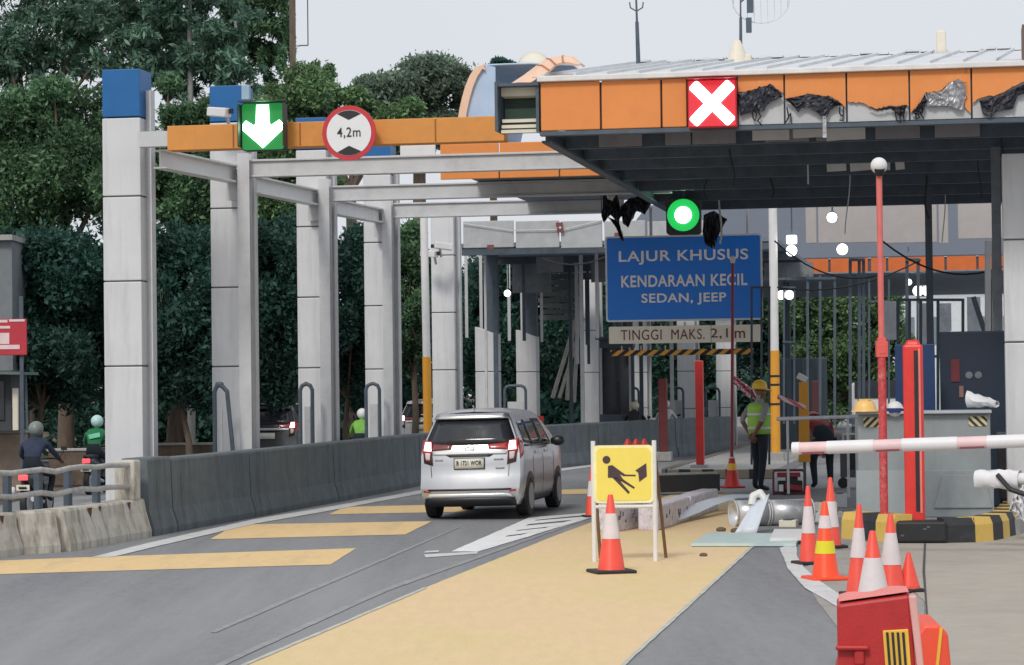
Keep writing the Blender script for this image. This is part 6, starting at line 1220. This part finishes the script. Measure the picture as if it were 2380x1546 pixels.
b.build('sheets', M('dull_corrugated', C(104, 104, 108), .6, var=.25, scale=8), o); b = MB(); b.box((w / 2 + .1, .1, hh + .1), (.5, .3, .5)); b.build('bracket', m_steel_grey, o)
for x, yb, lb in ((1085, 785, 'leftmost'), (1119, 788, 'second'), (1184, 792, 'middle'), (1214, 792, 'fourth'), (1248, 900, 'tallest rightmost')):
    c = P(x, yb, 76); o = thing('hanging_strut', c, 0, '%s of the grey vertical struts below the hanging panels' % lb, 'strut', 'grey vertical struts'); b = MB(); h = P(x, 580, 76).z - c.z; b.box((0, 0, h / 2), (.09, .02, h)); b.box((.0, .1, h / 2), (.02, .2, h)); b.build('angle_bar', m_steel_grey, o)
o = thing('fire_extinguisher_stand', P(1478, 1036, 47), 0, 'cluster of three small red cylinders behind the work sign', 'cylinders'); o.location.z = .1
zt = P(1478, 1020, 47).z
for k in (-1, 0, 1): b = MB(); b.lathe([(.07, 0), (.075, .05), (.075, zt - .2), (.03, zt - .12), (.02, zt - .1)], 12, (k * .15, 0, 0)); b.build('cylinder', m_redpost, o, smooth=True)
# ---------------------------------------------------------------- roof top things
def mast(x, y0, y1, Y, r, label, name='antenna_mast'):
    c = P(x[1], y1, Y); o = thing(name, c, 0, label, 'antenna'); d = P(x[0], y0, Y) - c; b = MB(); b.cyl((0, 0, 0), d * .6, r, r * .8, 10); b.cyl(d * .6, d, r * .5, r * .4, 8); b.build('mast', m_steel_dark, o, smooth=True); return o, d
o, d = mast((1478, 1484), -20, 158, 37.8, .034, 'dark antenna mast on the left part of the grey roof')
b = MB(); z = d * .77
for sx in (-1, 1): b.tube([z * .96, z + Vector((sx * .09, 0, .02)), z + Vector((sx * .1, 0, .1))], .01, 5)
b.build('fork', m_steel_dark, o); b = MB(); b.box((0, 0, .01), (.2, .16, .05)); b.build('foot', m_steel_grey, o)
o, d = mast((1721, 1722), -30, 148, 37.9, .026, 'dark antenna mast with a grid dish on the right part of the grey roof')
b = MB(); cz = d * .78 + Vector((.3, .05, .05)); rr_ = .42
for k in range(-4, 5): hh = math.sqrt(max(0, rr_ ** 2 - (k * .1) ** 2)) * .8; b.tube([cz + Vector((k * .1, .12 * (k * .1 / rr_) ** 2 - .05, -hh)), cz + Vector((k * .1, 0, 0)), cz + Vector((k * .1, .12 * (k * .1 / rr_) ** 2 - .05, hh))], .005, 4)
b.tube([cz + Vector((rr_ * math.cos(a), -.03, rr_ * .8 * math.sin(a))) for a in [2 * PI * k / 24 for k in range(25)]], .009, 5); b.build('grid_dish', M('pale_wire', (.62, .63, .65), .5), o)
b = MB(); b.box(d * .7 + Vector((.14, 0, .06)), (.09, .08, .2)); b.box(d * .5 + Vector((.12, 0, 0)), (.08, .06, .22)); b.tube([d * .8, d * .8 + Vector((.12, 0, .1)), d * .74 + Vector((.16, 0, 0))], .012, 5); b.build('equipment', m_steel_dark, o)
o, s = placed('roof_vent', 1714, 146, 37.6, 'cream tapered cowl at the foot of the grid dish mast', 'vent'); b = MB(); b.lathe([(.17, -.05), (.15, .05), (.10, .2), (.05, .32), (.02, .34)], 16); b.build('cowl', m_offwhite, o, smooth=True); b = MB(); b.box((.16, 0, .05), (.1, .2, .12)); b.build('skirt', m_offwhite, o, bevel=.02)
o, s = placed('roof_vent', 2188, 120, 37.6, 'upright cream vent pipe on the right part of the grey roof', 'vent'); b = MB(); b.box((0, 0, .14), (.15, .15, .34), taper=.9); b.build('pipe', m_offwhite, o, bevel=.03); b = MB(); b.box((0, 0, -.04), (.24, .2, .06)); b.build('flange', m_steel_grey, o, bevel=.01)
o, s = placed('satellite_dish', 1240, 166, 45, 'pale round dish peeping over the peach flashing', 'dish'); b = MB(); rows = [[(.30 * f * math.cos(a), .12 * f * f - .1, .05 + .30 * f * math.sin(a)) for a in [2 * PI * k / 24 for k in range(25)]] for f in (.02, .35, .7, 1)]; b.grid(rows); b.build('dish', m_offwhite, o, smooth=True, solid=.01); b = MB(); b.cyl((0, .1, -.9), (0, .05, .05), .03, n=8); b.build('arm', m_steel_grey, o)
# thin sign frame high at the left
a, c = P(715, -60, 70), P(715, 106, 70); o = thing('sign_gantry', P(694, 106, 70), 0, 'thin dark bracket of a tall sign pole against the sky', 'frame'); s = 70 / FPX; b = MB(); b.beam((0, 0, 0), (22 * s, 0, 0), .03, .03); b.beam((22 * s, 0, 0), (22 * s, 0, 190 * s), .03, .03); b.build('bracket', m_steel_dark, o); b = MB(); b.beam((-16 * s, 0.1, -106 * 8 * s), (-14 * s, .1, 200 * s), .16, .16); b.build('pole', m_bark, o)
# ---------------------------------------------------------------- far left roadside
o, s = placed('red_board', 0, 826, 44, 'red notice board with white lettering blocks cut by the left picture edge', 'sign', rz=0); w, h = 124 * s, 84 * s
b = MB(); b.box((0, .03, h / 2), (w, .05, h)); b.build('board', M('board_red', C(190, 52, 66), .5, var=.08), o, bevel=.01); b = MB()
for x0, x1, z0, z1 in ((0, 22, 26, 52), (-60, -4, 28, 50), (-55, 46, 14, 24), (-60, 18, 76, 82), (22, 58, 78, 83), (-58, 24, 62, 68)): b.box(((x0 + x1) / 2 * s, -.001, (z0 + z1) / 2 * s), ((x1 - x0) * s, .008, (z1 - z0) * s))
b.build('white_lettering', M('board_pink_white', C(232, 206, 206), .5), o)
for x in (-40, 48): b = MB(); b.box((x * s, .09, -.9), (.06, .06, 3.2 + h)); b.build('leg', m_steel_dark, o)
o = thing('roadside_kiosk', P(-20, 1002, 47), 0, 'dim roadside kiosk with a cream corner post at the left edge', 'kiosk'); zb = o.location.z; s = 47 / FPX; b = MB(); b.box((0, .6, .55), (90 * s, 1.1, 1.1)); b.build('wall', M('dim_kiosk_wall', C(66, 70, 74), .7, var=.15), o); b = MB(); b.box((58 * s, -.05, 50 * s), (13 * s, .09, 98 * s)); b.build('corner_post', m_offwhite, o, bevel=.01)
b = MB(); b.box((10 * s, .3, 135 * s), (150 * s, 1.6, .05), ry=.03); b.build('roof', M('dull_green_metal', C(92, 112, 108), .6), o); b = MB(); b.beam((84 * s, 0, 0), (80 * s, 0, 135 * s), .04, .04); b.build('thin_post', m_steel_dark, o); b = MB(); b.box((-8 * s + .1, .04, .55), (50 * s, .05, .7)); b.build('window', m_glass, o)
o = thing('grey_building', P(-60, 900, 58), 0, 'plain grey concrete building end showing through leaves at the left edge', 'building'); o.location.z = 0; s = 58 / FPX; b = MB(); h = P(-60, 560, 58).z; b.box((0, 1, h / 2), (180 * s, 2, h)); b.build('wall', M('dull_concrete_wall', C(120, 126, 130), .8, var=.12, dirt=.5, dirtcol=C(80, 86, 90), dscale=.8), o); b = MB(); b.box((0, .9, h + .06), (190 * s, 2.2, .12)); b.build('coping', m_conc, o)

# booth and striped tape in the busy middle distance
o = thing('toll_booth', P(1432, 985, 76), RZ, 'dim toll booth with dark windows left of the blue sign edge', 'booth'); o.location.z = 0; w = 74 * 76 / FPX; h = P(1432, 790, 76).z; b = MB(); b.box((0, .5, .55), (w, 1, 1.1)); b.box((0, .5, h - .12), (w, 1, .24)); b.build('wall', M('dim_blue_grey_wall', C(82, 92, 104), .6, var=.12), o)
b = MB(); b.box((0, .5, (h + .86) / 2), (w * .94, .94, h - 1.34)); b.build('window', m_glass, o)
for sg in (-1, 1): b = MB(); b.box((sg * w * .46, .02, (h + .86) / 2), (.07, .08, h - 1.34)); b.build('window_frame', m_steel_grey, o)
b = MB(); b.box((0, .5, h + .05), (w + .2, 1.3, .08)); b.build('roof', m_steel_dark, o)
m_tape = STRIPE('striped_tape', C(214, 196, 198), C(196, 84, 104), .16, (1, 0, 1))
rag_thing('striped_tape', [(1706, 872), (1730, 890), (1752, 905), (1762, 930), (1740, 925), (1716, 900), (1702, 890)], 52, 'tangled red and white tape between the thin red rod and the worker', m_tape, 51, .1)
A, B = P(1808, 922, 47), P(1872, 948, 46); o = thing('striped_tape', A, 0, 'red and white tape stretched right from the amber pole', 'tape'); b = MB(); b.beam((0, 0, 0), B - A, .02, .08); b.build('tape', m_tape, o)
